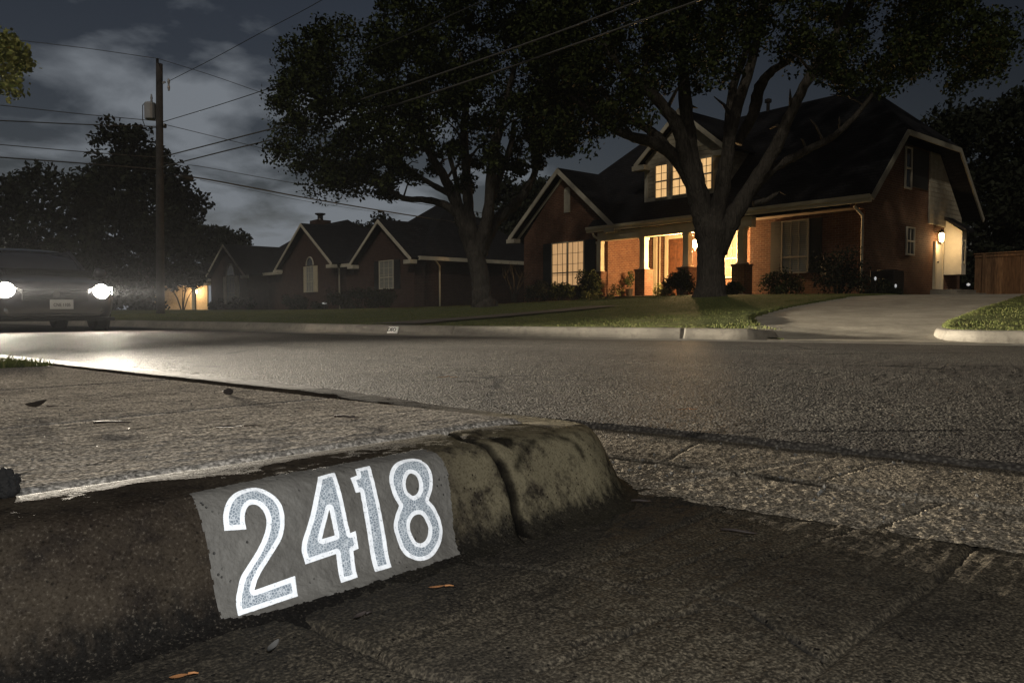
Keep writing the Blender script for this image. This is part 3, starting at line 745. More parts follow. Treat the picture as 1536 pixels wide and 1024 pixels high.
rp = np.vstack([spline(np.array([(6.9, 11.4), (5.9, 10.25), (5.3, 9.35), (5.02, 8.7), (5.14, 8.28), (5.6, 8.0), (6.0, 7.82)]), 8), FK[FK[:, 0] > 6.3]])
setting(far_kerb(rp, [(0, .02), (.6, .06), (1.3, .12), (2.0, .14), (90, .14)], [3.4, 6.9]))

# lawn sheet with the driveway sunk into it
s = np.concatenate([np.arange(0, 75, 3), np.arange(75, fkd[-1] - 25, .075), np.arange(fkd[-1] - 25, fkd[-1], 2)])
q = np.concatenate([np.arange(.1, 14, .075), np.arange(14, 40, .8), np.array([45, 60, 90, 140, 220])])
p, d, nn = fk_frame(s); V = p[:, None] + nn[:, None] * q[None, :, None]
Z = lawn_z(V) + .035 * fbm(V[..., 0] * 2.5, V[..., 1] * 2.5, 131) + .02 * fbm(V[..., 0] * 9, V[..., 1] * 9, 133)
Z[:, 0] = np.minimum(Z[:, 0], .12)
Z = np.where(inside(DRP, V[..., 0], V[..., 1]), Z - .35, Z)
_dl = resample(DR_L[:5], .15); _dd = np.full(Z.shape, 9.0)
for _q in _dl: _dd = np.minimum(_dd, np.hypot(V[..., 0] - _q[0], V[..., 1] - _q[1]))
_qq = np.broadcast_to(q[None], Z.shape)
Z = Z - np.clip(Z - .03, 0, .5) * np.clip(1.15 - _dd / .7, 0, 1) * np.clip(1.8 - _qq, 0, 1)      # the turf dips to the dropped kerb
setting(mesh_np('lawn', np.concatenate([V, Z[..., None]], -1).reshape(-1, 3), grid_faces(len(s), len(q)), M['lawn'], smooth=True))
t = np.linspace(0, 1, 90); dl = np.concatenate([[0], np.cumsum(np.linalg.norm(np.diff(DR_L, axis=0), axis=1))]); dl /= dl[-1]
dr = np.concatenate([[0], np.cumsum(np.linalg.norm(np.diff(DR_R, axis=0), axis=1))]); dr /= dr[-1]
le = np.stack([np.interp(t, dl, DR_L[:, 0]), np.interp(t, dl, DR_L[:, 1])], 1); ri = np.stack([np.interp(t, dr, DR_R[:, 0]), np.interp(t, dr, DR_R[:, 1])], 1)
f = np.linspace(-.10, 1.06, 40); V = le[:, None] * (1 - f)[None, :, None] + ri[:, None] * f[None, :, None]
qq, _ = q_of(V)
Z = np.interp(qq, [0, .15, 1.6, 3], [.012, .02, .09, 0]) * (qq < 3) + np.where(qq >= 3, lawn_z(V) - .02, 0)
Z = np.interp(np.clip(qq, 0, 99), [0, .15, 1.5], [.0, .01, 1]) * (lawn_z(V) - .03 - .012) + .012
Z += .01 * fbm(V[..., 0], V[..., 1], 141)
for k in (26, 44, 60, 75): Z[k] -= .012
setting(mesh_np('driveway', np.concatenate([V, Z[..., None]], -1).reshape(-1, 3), grid_faces(90, 40), M['drive'], smooth=True))
# footpath across the verge
path_px = [(585, 487.5), (640, 483), (700, 479), (770, 473), (850, 466), (905, 460)]
pp = np.array([ground_at(*q)[:2] for q in path_px]); pp = resample(pp, .3)
d = np.gradient(pp, axis=0); d /= np.linalg.norm(d, axis=1, keepdims=True); nn = np.stack([-d[:, 1], d[:, 0]], 1)
V = np.stack([pp - nn * .42, pp, pp + nn * .42], 1); Z = lawn_z(V) + .028
M['path'] = plain('footpath_concrete', (.075, .066, .05), .9, .35, 2, .4)
setting(mesh_np('footpath', np.concatenate([V, Z[..., None]], -1).reshape(-1, 3), grid_faces(len(pp), 3), M['path'], smooth=True))
b = MB(); b.add([(-900, -400, -.3), (900, -400, -.3), (900, 900, -.3), (-900, 900, -.3)], [(0, 1, 2, 3)]); setting(b.build('ground', M['earth']))
n = 420000
x = -14 + rng.random(n) * 38; y = 6 + rng.random(n) ** 1.2 * 22
XY = np.stack([x, y], 1); q, s_ = q_of(XY)
pd = np.min(((XY[:, None] - pp[None]) ** 2).sum(-1), 1) if False else None
keep = (q > .26) & ~inside(DRP, x, y) & (np.abs(x) < y * .78 + .5)
XY = XY[keep]
pd = np.concatenate([((XY[k:k + 20000, None] - pp[None]) ** 2).sum(-1).min(1) for k in range(0, len(XY), 20000)])
XY = XY[pd > .16]
P = np.concatenate([XY, lawn_z(XY)[:, None] - .005], 1)
tag(blades('lawn_grass', P, .019, .0045, M['blade'], lean=.8), 'mown grass blades over the front lawns', 'grass', kind='stuff')

# ------------------------------------------------------------------ house helpers
HROT = math.atan2(-.772, .636)
UX, UY = np.array([.636, -.772]), np.array([.772, .636])
class House:
    def __init__(s, root, org): s.r = root; s.o = np.array([org[0], org[1], 0.0])
    def onY(s, px, py, t):          # local (x, z) on the plane y = t
        r = ray(px, py); o = np.array([0, 0, CH]) - s.o
        k = (t - o[:2] @ UY) / (r[:2] @ UY); p = o + r * k
        return float(p[:2] @ UX), float(p[2])
    def onX(s, px, py, xl):
        r = ray(px, py); o = np.array([0, 0, CH]) - s.o
        k = (xl - o[:2] @ UX) / (r[:2] @ UX); p = o + r * k
        return float(p[:2] @ UY), float(p[2])
def window(H, name, x0, x1, z0, z1, y, pane, nx, nz, rail=None, frame=None, side=False, arch=False, fw=.05, parts=1):
    """a window of the wall plane y (or of x = y when side): frame with bars, pane behind"""
    fr = MB(); S = (lambda a, b, c, d, e, f: fr.box(a, b, c, d, e, f)) if not side else (lambda a, b, c, d, e, f: fr.box(-c, -d, a, b, e, f))
    yy = y if not side else -y
    o = -.035
    S(x0 - fw, x0, yy + o, yy + .02, z0 - fw, z1 + fw); S(x1, x1 + fw, yy + o, yy + .02, z0 - fw, z1 + fw)
    S(x0, x1, yy + o, yy + .02, z1, z1 + fw); S(x0, x1, yy + o - .02, yy + .02, z0 - fw, z0)
    if parts == 2:
        xm = (x0 + x1) / 2; S(xm - .05, xm + .05, yy + o - .004, yy + .02, z0, z1)
    if rail is not None:
        zr = z0 + (z1 - z0) * rail; S(x0, x1, yy + o + .004, yy + .015, zr - .028, zr + .028)
    for i in range(1, nx):
        xx = x0 + (x1 - x0) * i / nx; S(xx - .010, xx + .010, yy + o + .012, yy + .004, z0, z1)
    for i in range(1, nz):
        q = z0 + (z1 - z0) * i / nz; S(x0, x1, yy + o + .014, yy + .003, q - .010, q + .010)
    f = fr.build(name, frame or M['trim'], H.r)
    pm = MB()
    if side: pm.box(-(yy + .008), -(yy + .05), x0, x1, z0, z1)
    else: pm.box(x0, x1, yy + .008, yy + .05, z0, z1)
    pm.build('pane', pane, f)
    return f
def roof_obj(name, polys, parent, mat=None, th=.14):
    m = MB()
    for p in polys: m.add(p, [list(range(len(p)))])
    o = m.build(name, mat or M['shingle'], parent, fix=False)
    bm = bmesh.new(); bm.from_mesh(o.data); bmesh.ops.remove_doubles(bm, verts=bm.verts, dist=.001); bmesh.ops.recalc_face_normals(bm, faces=bm.faces)
    if sum(f.normal.z for f in bm.faces) < 0: bmesh.ops.reverse_faces(bm, faces=bm.faces)
    bm.to_mesh(o.data); bm.free()
    s = o.modifiers.new('thick', 'SOLIDIFY'); s.thickness = th; s.offset = -1
    return o

# ------------------------------------------------------------------ the lit brick house
HO = (11.0, 23.0)
root = thing('brick_house', 'large lit brick house with porch and dormer behind the broad oak', 'house', (*HO, 0), HROT)
H = House(root, HO)
EZ, RZ = 3.92, 8.55
XL, XR = -17.3, .12
roof_obj('roof', [
    [(XR, -.05, EZ), (XR, 2.42, 6.3), (-2.2, 4.6, RZ), (-12.6, 4.6, RZ), (-16.8, .45, EZ + .5), (-12.1, .45, EZ + .5), (-12.1, -.05, EZ)],
    [(XR, 2.42, 6.3), (XR, 6.78, 6.3), (-2.2, 4.6, RZ)],
    [(XR, 6.78, 6.3), (XR, 9.25, EZ), (XL, 9.25, EZ), (-12.6, 4.6, RZ), (-2.2, 4.6, RZ)],
    [(-16.8, .45, EZ + .5), (-12.6, 4.6, RZ), (XL, 9.25, EZ), (XL, .45, EZ)]], root)
# porch and eave fascia boards, frieze, gutter
FZ = .93
b = MB(); b.box(-12.1, XR + .02, -.13, -.05, EZ - .24, EZ - .02); b.box(-12.1, XR, -.19, -.132, EZ - .13, EZ + .0); b.build('fascia', M['trim'], root, bevel=.01)
b = MB(); b.box(-11.6, -4.1, .06, .34, EZ - .62, EZ - .25); b.build('porch_beam', M['trim'], root, bevel=.01)
b = MB(); b.box(-11.3, -.75, .36, 3.0, EZ - .30, EZ - .26); b.build('porch_ceiling', M['ceiling'], root)
XB = -.55                                 # the side wall's plane
YF = 1.0                                  # front of the right wing
TB = 2.9                                  # porch back wall
# walls
b = MB(); b.box(-4.75, XB, YF, YF + .25, .4, EZ - .31); b.build('front_wall', M['brick'], root)
b = MB(); b.box(-11.2, -4.75, TB, TB + .2, .4, EZ - .31); b.build('porch_wall', M['brick'], root)
b = MB(); b.box(-4.75, -4.55, YF + .252, TB + .2, .4, EZ - .31); b.build('porch_side_wall', M['brick'], root)
yb, _ = H.onX(1455, 340, XB)
b = MB(); b.prism([(XB, YF + .252, .4), (XB, 9.0, .4), (XB, 9.0, EZ - .05), (XB, 6.7, 6.12), (XB, 2.5, 6.12), (XB, .35, EZ + .12), (XB, .35, EZ - .30), (XB, YF + .252, EZ - .30)], (-.2, 0, 0)); b.build('side_wall', M['brick'], root)
# left gable block
GXL, GXR, GY = -16.75, -11.2, .3
gxa, gza = H.onY(845, 253, GY)
gxl, gzl = H.onY(772, 357, GY); gxr, gzr = H.onY(909, 328, GY)
b = MB(); b.prism([(GXL, GY, .3), (GXR, GY, .3), (GXR, GY, EZ - .1), (gxa, GY, gza - .35), (GXL, GY, EZ - .1)], (0, .25, 0)); b.box(GXR - .25, GXR, GY + .25, TB, .3, EZ - .32); b.box(GXL, GXL + .25, GY + .25, 8.8, .3, EZ - .3); b.build('gable_wall', M['brick'], root)
hw = max(gxa - gxl, gxr - gxa) + .05
rz = lambda x: gza - (gza - EZ + .02) * abs(x - gxa) / hw
yb_ = gza - EZ + .1
roof_obj('gable_roof', [[(gxa - hw, GY - .35, EZ - .02), (gxa, GY - .35, gza), (gxa, yb_, gza), (gxa - hw, .3, EZ - .02)],
                        [(gxa, GY - .35, gza), (gxa + hw, GY - .35, EZ - .02), (gxa + hw, .3, EZ - .02), (gxa, yb_, gza)]], root, th=.12)
def rakes(name, xa, za, hw, ze, y0, mat, w=.20, dep=.05, ret=.5, both=True):
    b = MB()
    for sg in (-1, 1):
        L = math.hypot(hw, za - ze); ux, uz = hw / L, (za - ze) / L
        nx, nz = -uz, ux
        pts = [(xa, y0, za - .02), (xa + sg * hw, y0, ze - .02), (xa + sg * hw, y0, ze - .02 - w / ux), (xa, y0, za - .02 - w / ux)]
        b.prism(pts, (0, -dep + .004 * (sg > 0), 0))
    if ret:
        for sg in (-1, 1):
            b.box(xa + sg * (hw + .05), xa + sg * (hw - ret), y0 - dep - .06, y0 + .3, ze - .30, ze - .10)
    return b.build(name, mat, root_for_rake[0], bevel=.008)
root_for_rake = [root]
rakes('gable_rake', gxa, gza, hw, EZ - .02, GY - .35, M['trim_dim'], .2, .05, .55)
rakes('frieze_rake', gxa, gza - .30, hw - .3, EZ - .02, GY - .002, M['trim_dim'], .13, .04, 0)
# gable vent
vx0, vz1 = H.onY(847, 288, GY); vx1, vz0 = H.onY(855.5, 318, GY)
b = MB(); b.box(vx0, vx1, GY - .04, GY - .002, vz0, vz1); b.lathe([(.0, -.04), ((vx1 - vx0) / 2, -.04), ((vx1 - vx0) / 2, -.003), (.0, -.003)], ((vx0 + vx1) / 2, GY, vz1), 16, 'y')
for k in range(9): b.box(vx0 + .05, vx1 - .05, GY - .055, GY - .042, vz0 + .06 + k * (vz1 - vz0 - .1) / 9, vz0 + .1 + k * (vz1 - vz0 - .1) / 9)
b.build('gable_vent', M['trim_dim'], root)
# windows
def win_px(name, xa, xb, ya, yb, t, pane, nx, nz, rail, parts=1, **k):
    x0, z1 = H.onY(xa, ya, t); x1, _ = H.onY(xb, ya, t); _, z0 = H.onY((xa + xb) / 2, yb, t)
    return window(H, name, x0, x1, z0, z1, t - .06, pane, nx, nz, rail, parts=parts, **k), (x0, x1, z0, z1)
def shutters(x0, x1, z0, z1, y, w, mat):
    for a, c in ((x0 - .06 - w, x0 - .06), (x1 + .06, x1 + .06 + w)):
        b = MB(); b.box(a, c, y - .05, y - .002, z0 - .05, z1 + .05)
        for k in range(14):
            zq = z0 + (k + .3) * (z1 - z0) / 14; b.box(a + .05, c - .05, y - .062, y - .052, zq, zq + .05)
        b.build('shutter', mat, root_for_rake[0])
_, (x0, x1, z0, z1) = win_px('window', 830.5, 877, 366.5, 428, GY, M['pane_curtain'], 6, 4, .30, 2)
shutters(x0, x1, z0, z1, GY, .62, M['shutter'])
_, (x0, x1, z0, z1) = win_px('window', 1176, 1213.5, 334, 408, YF, M['blind'], 3, 4, .3, frame=M['frame_dim'])
shutters(x0, x1, z0, z1, YF, .42, M['shutter'])
win_px('window', 1084, 1107, 345, 415, TB, M['pane_porch'], 3, 5, .38)
# door with trim and sidelight
dx0, dz1 = H.onY(1004, 359, TB); dx1, _ = H.onY(1030, 357, TB)
b = MB(); b.box(dx0, dx1, TB - .06, TB - .002, FZ, dz1)
for a, c in ((.1, .46), (.54, .9)):
    for p0, p1 in ((.06, .42), (.47, .92)):
        w_ = dx1 - dx0; h_ = dz1 - FZ
        b.box(dx0 + a * w_, dx0 + c * w_, TB - .085, TB - .061, FZ + p0 * h_, FZ + p1 * h_)
dr_ = b.build('door', M['wood_door'], root, bevel=.008)
b = MB(); b.lathe([(.0, 0), (.02, 0), (.03, -.04), (.0, -.06)], (dx1 - .09, TB - .09, FZ + 1.0), 10, 'y'); b.build('handle', M['metal'], dr_)
b = MB(); b.box(dx0 - .17, dx0 - .002, TB - .10, TB - .003, FZ, dz1 + .14); b.box(dx1 + .002, dx1 + .17, TB - .10, TB - .003, FZ, dz1 + .14); b.box(dx0, dx1, TB - .10, TB - .003, dz1 + .002, dz1 + .14); b.build('door_trim', M['trim'], root)
sx0, sz1 = H.onY(981.5, 356, TB); sx1, _ = H.onY(986.5, 356, TB)
b = MB(); b.box(sx0, sx1, TB - .07, TB - .002, FZ, sz1); b.box(sx1 + .14, sx1 + .17, TB - .05, TB - .002, FZ, sz1); b.build('sidelight_trim', M['trim'], root)
# house plaque beside the door
ax, az = H.onY(934, 396, TB); bx, bz = H.onY(947, 397, TB)
b = MB(); b.lathe([(0, 0), (.09, 0), (.09, -.03), (0, -.03)], (ax + .05, TB - .003, az), 14, 'y'); b.box(ax + .15, bx, TB - .035, TB - .003, az - .06, az + .05); b.build('wall_plaque', M['metal'], root)
# porch columns
for px in (901, 966, 1031, 1113):
    cx, _ = H.onY(px, 400, .2)
    sh = MB(); sh.box(cx - .13, cx + .13, .07, .33, 2.06, EZ - .62); sh.box(cx - .17, cx + .17, .03, .37, 2.0, 2.06); sh.box(cx - .16, cx + .16, .04, .36, EZ - .72, EZ - .622)
    co_ = sh.build('column', M['trim'], root, bevel=.012)
    bs = MB(); bs.box(cx - .26, cx + .26, -.06, .46, .5, 1.93); bs.build('column_base', M['brick'], co_)
    cp = MB(); cp.box(cx - .29, cx + .29, -.09, .49, 1.932, 1.998); cp.build('base_cap', M['trim_dim'] if px < 0 else M['brick'], co_)
b = MB(); b.box(-11.2, -4.1, -.3, YF - .002, .3, FZ); b.box(-11.2, -4.752, YF - .002, TB, .3, FZ); b.box(-8.9, -6.4, -.75, -.302, .3, FZ - .12); b.build('porch_floor', M['far_concrete'], root, bevel=.01)
# downspouts
b = MB(); b.tube([(-11.75, -.1, EZ - .2), (-11.72, -.02, EZ - .4), (-11.5, .12, EZ - .55), (-11.35, .2, EZ - .62)], .045, 8); b.build('downspout', M['trim'], root, smooth=True)
b = MB(); b.tube([(XB - .02, .3, EZ - .28), (XB - .05, YF - .1, EZ - .5), (XB - .06, YF - .06, EZ - .6), (XB - .06, YF - .06, .8)], .045, 8); b.build('downspout', M['trim_dim'], root, smooth=True)
# roof pipe
vx, vz = H.onY(1152, 165, 4.6)
b = MB(); b.lathe([(.07, RZ - .3), (.07, RZ + .3), (.14, RZ + .32), (.14, RZ + .44), (.05, RZ + .48)], (vx, 4.6, 0), 12); b.build('roof_vent_pipe', M['metal'], root, smooth=False)
# dormer
DY = .9
dl_, _ = H.onY(968, 300, DY); dr2, _ = H.onY(1086, 260, DY); dmid = (dl_ + dr2) / 2
_, dza = H.onY(1030, 163, DY); _, dze = H.onY(955, 247, DY); _, dzb = H.onY(968, 305, DY)
b = MB(); b.prism([(dl_, DY, dzb), (dr2, DY, dzb), (dr2, DY, dze + .05), (dmid, DY, dza - .22), (dl_, DY, dze + .05)], (0, 3.4, 0)); dm = b.build('dormer', M['siding'], root)
hwd = (dr2 - dl_) / 2 + .35
ydb = dza - EZ
roof_obj('dormer_roof', [[(dmid - hwd, DY - .3, dze - .05), (dmid, DY - .3, dza), (dmid, ydb, dza), (dmid - hwd, 2.6, dze - .05)], [(dmid, DY - .3, dza), (dmid + hwd, DY - .3, dze - .05), (dmid + hwd, 2.6, dze - .05), (dmid, ydb, dza)]], dm, th=.1)
root_for_rake[0] = dm
rakes('rake', dmid, dza, hwd, dze - .05, DY - .3, M['trim_dim'], .17, .05, .6)
root_for_rake[0] = root
b = MB(); b.box(dl_ - .02, dl_ + .14, DY - .03, DY - .002, dzb, dze - .36); b.box(dr2 - .14, dr2 + .02, DY - .03, DY - .002, dzb, dze - .36); b.box(dl_ + .14, dr2 - .14, DY - .03, DY - .002, dzb, dzb + .18); b.build('corner_board', M['trim_dim'], dm)
Hd = House(dm, HO); Hd.onY = H.onY
def dwin(xa, xb, ya, yb, nx, nz, rail):
    x0, z1 = H.onY(xa, ya, DY); x1, _ = H.onY(xb, ya, DY); _, z0 = H.onY((xa + xb) / 2, yb, DY)
    window(Hd, 'window', x0, x1, z0, z1, DY - .05, M['pane_lit'], nx, nz, rail, M['trim_dim'])
    return x0, x1, z0, z1
dwin(985.5, 1002, 250, 296, 2, 4, .5)
wc = dwin(1011, 1031, 246, 292, 2, 4, .5)
dwin(1053, 1069, 239, 284, 2, 4, .5)
ca = (wc[0] + wc[1]) / 2; za_ = wc[3] + .12; ra = (wc[1] - wc[0]) / 2 - .05
pts = [(ca + ra * math.cos(a), DY - .015, za_ + ra * 1.25 * math.sin(a)) for a in np.linspace(0, math.pi, 14)]
b = MB(); b.prism(pts, (0, -.04, 0)); aw = b.build('arched_window', M['pane_lit'], dm)
b = MB(); b.tube([(p_[0], DY - .06, p_[2]) for p_ in pts], .035, 6); b.bar((ca, DY - .065, za_), (ca, DY - .065, za_ + ra * 1.2), .025, .02, (0, 1, 0)); b.bar((pts[0][0], DY - .064, za_), (pts[-1][0], DY - .064, za_), .05, .03, (0, 1, 0)); b.build('frame', M['trim_dim'], aw)
# side of the house
sy0, sz_ = H.onX(1392, 335, XB)
b = MB(); b.prism([(XB, sy0, sz_), (XB, 8.9, sz_ - .1), (XB, 8.9, EZ), (XB, 6.7, 6.1), (XB, sy0, 6.1)], (.05, 0, 0)); b.build('siding_panel', M['siding'], root)
def swin(name, xa, xb, ya, yb, pane, nx, nz, rail, fm):
    y0, z1 = H.onX(xa, ya, XB); y1, _ = H.onX(xb, ya, XB); _, z0 = H.onX((xa + xb) / 2, yb, XB)
    return window(H, name, y0, y1, z0, z1, XB + .05, pane, nx, nz, rail, fm, side=True)
swin('window', 1358.5, 1368.5, 342, 381, M['pane_dark'], 2, 2, .5, M['trim_dim'])
swin('window', 1357, 1365, 222, 282, M['pane_dark'], 1, 2, .5, M['trim_dim'])
y0, z1 = H.onX(1367, 222, XB); y1, z0 = H.onX(1390, 290, XB)
b = MB(); b.box(XB, XB + .05, y0 + .1, y1, z0 + .1, z1); b.build('shutter', M['shutter'], root)
y0, z1 = H.onX(1400, 362, XB); y1, z0 = H.onX(1411, 434, XB)
b = MB(); b.box(XB + .002, XB + .06, y0 + .12, y1 - .08, z0, z1 - .1); sd = b.build('side_door', M['white_door'], root)
b = MB(); b.lathe([(.0, 0), (.025, 0), (.03, .05), (.0, .06)], (XB + .06, y0 + .25, z0 + 1.0), 10, 'x'); b.build('handle', M['metal'], sd)
b = MB(); b.box(XB + .001, XB + .09, y0, y0 + .118, z0, z1); b.box(XB + .001, XB + .09, y1 - .078, y1, z0, z1); b.build('side_door_trim', M['trim'], root)
b = MB(); b.box(XB, XB + .9, y0 - .2, y1 + .9, .3, z0 - .03); b.box(XB + .9, XB + 1.25, y0 - .2, y1 + .9, .3, z0 - .15); b.build('side_step', M['far_concrete'], root, bevel=.01)
# bay with a lean-to roof
y0, z1 = H.onX(1415, 333, XB); y1, z0 = H.onX(1443, 412, XB + .5)
bx1 = XB + .62
b = MB(); b.box(XB, bx1, y0 + .1, y1, z0, z1 - .5); b.prism([(XB, y0 + .1, z1 - .5), (bx1, y0 + .1, z1 - .5), (bx1, y0 + .1, z1 - .38), (XB, y0 + .1, z1 + .1)], (0, y1 - y0 - .1, 0)); by = b.build('bay', M['white_door'], root)
b = MB(); b.prism([(XB - .02, y0 - .08, z1 + .12), (bx1 + .2, y0 - .08, z1 - .42), (bx1 + .2, y0 - .08, z1 - .33), (XB - .02, y0 - .08, z1 + .24)], (0, y1 - y0 + .3, 0)); b.build('bay_roof', M['shingle'], by)
b = MB(); b.box(bx1 + .002, bx1 + .04, y0 + .35, y1 - .3, z0 + .5, z1 - .75); bw = b.build('bay_window', M['pane_dark'], by)
b = MB(); b.box(bx1 + .004, bx1 + .06, y0 + .25, y0 + .35, z0 + .4, z1 - .7); b.build('frame', M['trim'], bw)
# verge boards of the side gable
b = MB()
for p_, q_ in (((XR + .03, -.05, EZ - .12), (XR + .03, 2.42, 6.18)), ((XR + .034, 2.42, 6.16), (XR + .034, 6.78, 6.16)), ((XR + .03, 6.78, 6.18), (XR + .03, 9.25, EZ - .12))):
    b.bar(p_, q_, .05, .17, (1, 0, 0) if False else (0, 0, 1))
b.build('verge_board', M['verge'], root)
# lamps of the house
def lantern(name, c, label, hang=None, wall=None):
    g = MB(); g.lathe([(.03, -.17), (.07, -.13), (.085, .12), (.05, .16)], c, 12); q = g.build(name, emit('lantern_glow_' + name, (1, .72, .36), 22), root, smooth=True)
    m = MB(); m.lathe([(.11, .16), (.10, .19), (.03, .27), (.015, .30)], c, 12); m.lathe([(.02, -.24), (.045, -.20), (.035, -.172)], c, 10)
    for k in range(4): m.bar((c[0] + .095 * math.cos(k * 1.571), c[1] + .095 * math.sin(k * 1.571), c[2] + .165), (c[0] + .04 * math.cos(k * 1.571), c[1] + .04 * math.sin(k * 1.571), c[2] - .19), .01, .01)
    if hang: m.tube([(c[0], c[1], c[2] + .30), (c[0], c[1], hang)], .012, 6)
    if wall: m.tube([(c[0], c[1], c[2] + .26), (wall[0], wall[1], c[2] + .20)], .018, 6)
    m.build('lantern_cap', M['metal'], q)
    q['label'] = label
    return q
lx, lz = H.onY(1042.5, 366, .72)
def h2w(x, y, z): return Vector((HO[0] + x * UX[0] + y * UY[0], HO[1] + x * UX[1] + y * UY[1], z))
lantern('porch_lantern', (lx, .72, lz), 'glowing lantern hanging from the porch ceiling', hang=EZ - .31)
y0, z0 = H.onX(1403.5, 357, XB)
lantern('side_lantern', (XB + .24, y0 - .1, z0), 'glowing lantern over the side door', wall=(XB, y0 - .1))
def point(name, loc, power, col, rad=.05):
    l = bpy.data.lights.new(name, 'POINT'); l.energy = power; l.color = col; l.shadow_soft_size = rad
    o = bpy.data.objects.new(name, l); o.location = loc; COL.objects.link(o); return o
point('porch_light', h2w(lx, .72, lz - .36), 1650, (1, .62, .28), .14)
point('side_light', h2w(XB + .36, y0 - .1, z0 - .28), 22, (1, .66, .32))

# ------------------------------------------------------------------ neighbouring houses
def side_house(px, d, w_px, eave_y, apex, label, main, win, shut, hip, base, chimney=False, spouts=()):
    """gable front whose right corner stands at pixel px, at the distance d"""
    org = D(px, 440, d)[:2]
    r = thing('brick_house', label, 'house', (*org, 0), HROT)
    h = House(r, org)
    xl, _ = h.onY(w_px, 400, 0); _, ez = h.onY(px, eave_y, 0)
    ax_, az_ = h.onY(*apex, -.3); bz0 = base
    mid = xl / 2; hw_ = -xl / 2 + .35
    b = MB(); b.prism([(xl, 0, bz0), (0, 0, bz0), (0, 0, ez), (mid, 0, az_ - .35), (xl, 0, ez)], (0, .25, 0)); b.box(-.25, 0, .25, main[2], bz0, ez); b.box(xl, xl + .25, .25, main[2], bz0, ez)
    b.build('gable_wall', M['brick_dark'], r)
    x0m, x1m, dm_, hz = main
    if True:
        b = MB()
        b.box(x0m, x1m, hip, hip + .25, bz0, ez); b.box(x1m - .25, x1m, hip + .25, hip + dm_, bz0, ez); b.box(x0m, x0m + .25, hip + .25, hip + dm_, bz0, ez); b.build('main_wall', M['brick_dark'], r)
    e0, e1, f0, f1 = x0m - .4, x1m + .4, hip - .45, hip + dm_ + .4
    run = (f1 - f0) / 2
    ra, rb = (e0 + run * .9, e1 - run * .9) if e1 - e0 > 1.9 * run else ((e0 + e1) / 2 - .3, (e0 + e1) / 2 + .3)
    ym = (f0 + f1) / 2
    roof_obj('roof', [[(e0, f0, ez), (e1, f0, ez), (rb, ym, hz), (ra, ym, hz)], [(e1, f0, ez), (e1, f1, ez), (rb, ym, hz)], [(e1, f1, ez), (e0, f1, ez), (ra, ym, hz), (rb, ym, hz)], [(e0, f1, ez), (e0, f0, ez), (ra, ym, hz)]], r)
    yb2 = f0 + (az_ - ez) / max(.1, (hz - ez)) * run
    roof_obj('gable_roof', [[(mid - hw_, -.35, ez - .1), (mid, -.35, az_), (mid, yb2, az_), (mid - hw_, max(f0, .3) + .2, ez - .1)], [(mid, -.35, az_), (mid + hw_, -.35, ez - .1), (mid + hw_, max(f0, .3) + .2, ez - .1), (mid, yb2, az_)]], r, th=.12)
    root_for_rake[0] = r
    rakes('gable_rake', mid, az_, hw_, ez - .1, -.36, M['trim_dim'], .17, .05, .6)
    b = MB(); b.box(e0, e1, f0 - .06, f0 - .002, ez - .2, ez - .01); b.box(e1 + .002, e1 + .06, f0 - .06, f1, ez - .2, ez - .01); b.build('fascia', M['trim_dim'], r)
    (xa, xb, ya, yb), arch = win
    wx0, wz1 = h.onY(xa, ya, 0); wx1, _ = h.onY(xb, ya, 0); _, wz0 = h.onY((xa + xb) / 2, yb, 0)
    window(h, 'window', wx0, wx1, wz0, wz1, -.06, M['blind'], 3, 4, .4, M['trim_dim'])
    shutters(wx0, wx1, wz0, wz1, 0, (wx1 - wx0) * .42, shut)
    if arch:
        c_ = (wx0 + wx1) / 2; rr = (wx1 - wx0) / 2
        ps = [(c_ + rr * math.cos(a), -.03, wz1 + .1 + rr * math.sin(a)) for a in np.linspace(0, math.pi, 12)]
        b = MB(); b.prism(ps, (0, -.03, 0)); q = b.build('arched_window', M['pane_dark'], r)
        b = MB(); b.tube([(p_[0], -.07, p_[2]) for p_ in ps], .04, 6); b.build('frame', M['trim_dim'], q)
    for sx, sy in spouts:
        b = MB(); b.tube([(sx, sy - .35, ez - .15), (sx, sy - .09, ez - .45), (sx, sy - .07, bz0)], .05, 8); b.build('downspout', M['trim_dim'], r, smooth=True)
    if chimney:
        b = MB(); b.box(ra + .2, ra + 1.5, ym - .6, ym + .6, hz - 1.2, hz + .35); ch = b.build('chimney', M['brick_dark'], r)
        b = MB(); b.lathe([(.28, hz + .352), (.22, hz + .5), (.22, hz + .75), (.42, hz + .85), (.42, hz + .92)], (ra + .85, ym, 0), 14); b.build('chimney_pot', M['metal'], ch)
    root_for_rake[0] = root
    return r
side_house(621, 37.5, 537, 384, (572, 328), 'dark brick house with black shutters beside the left oak trunk', (-9, 0.0, 8.5, 6.6), ((571, 591, 393, 432), False), M['shutter'], .6, .1, spouts=[(.07, 1.6), ])
side_house(503, 44, 423, 392, (456, 334), 'dark brick house with white shutters, middle one of three gabled houses', (-8, 3.2, 9, 5.6), ((461, 471.5, 401, 437), True), M['trim'], 2.2, .1, spouts=[(.1, .3)])
side_house(372, 54, 316, 409, (337, 366), 'dark brick house with a pot chimney on its hipped roof', (-7, 7.5, 10, 7.1), ((341, 353, 416, 455), True), M['trim'], 1.5, .1, chimney=True)
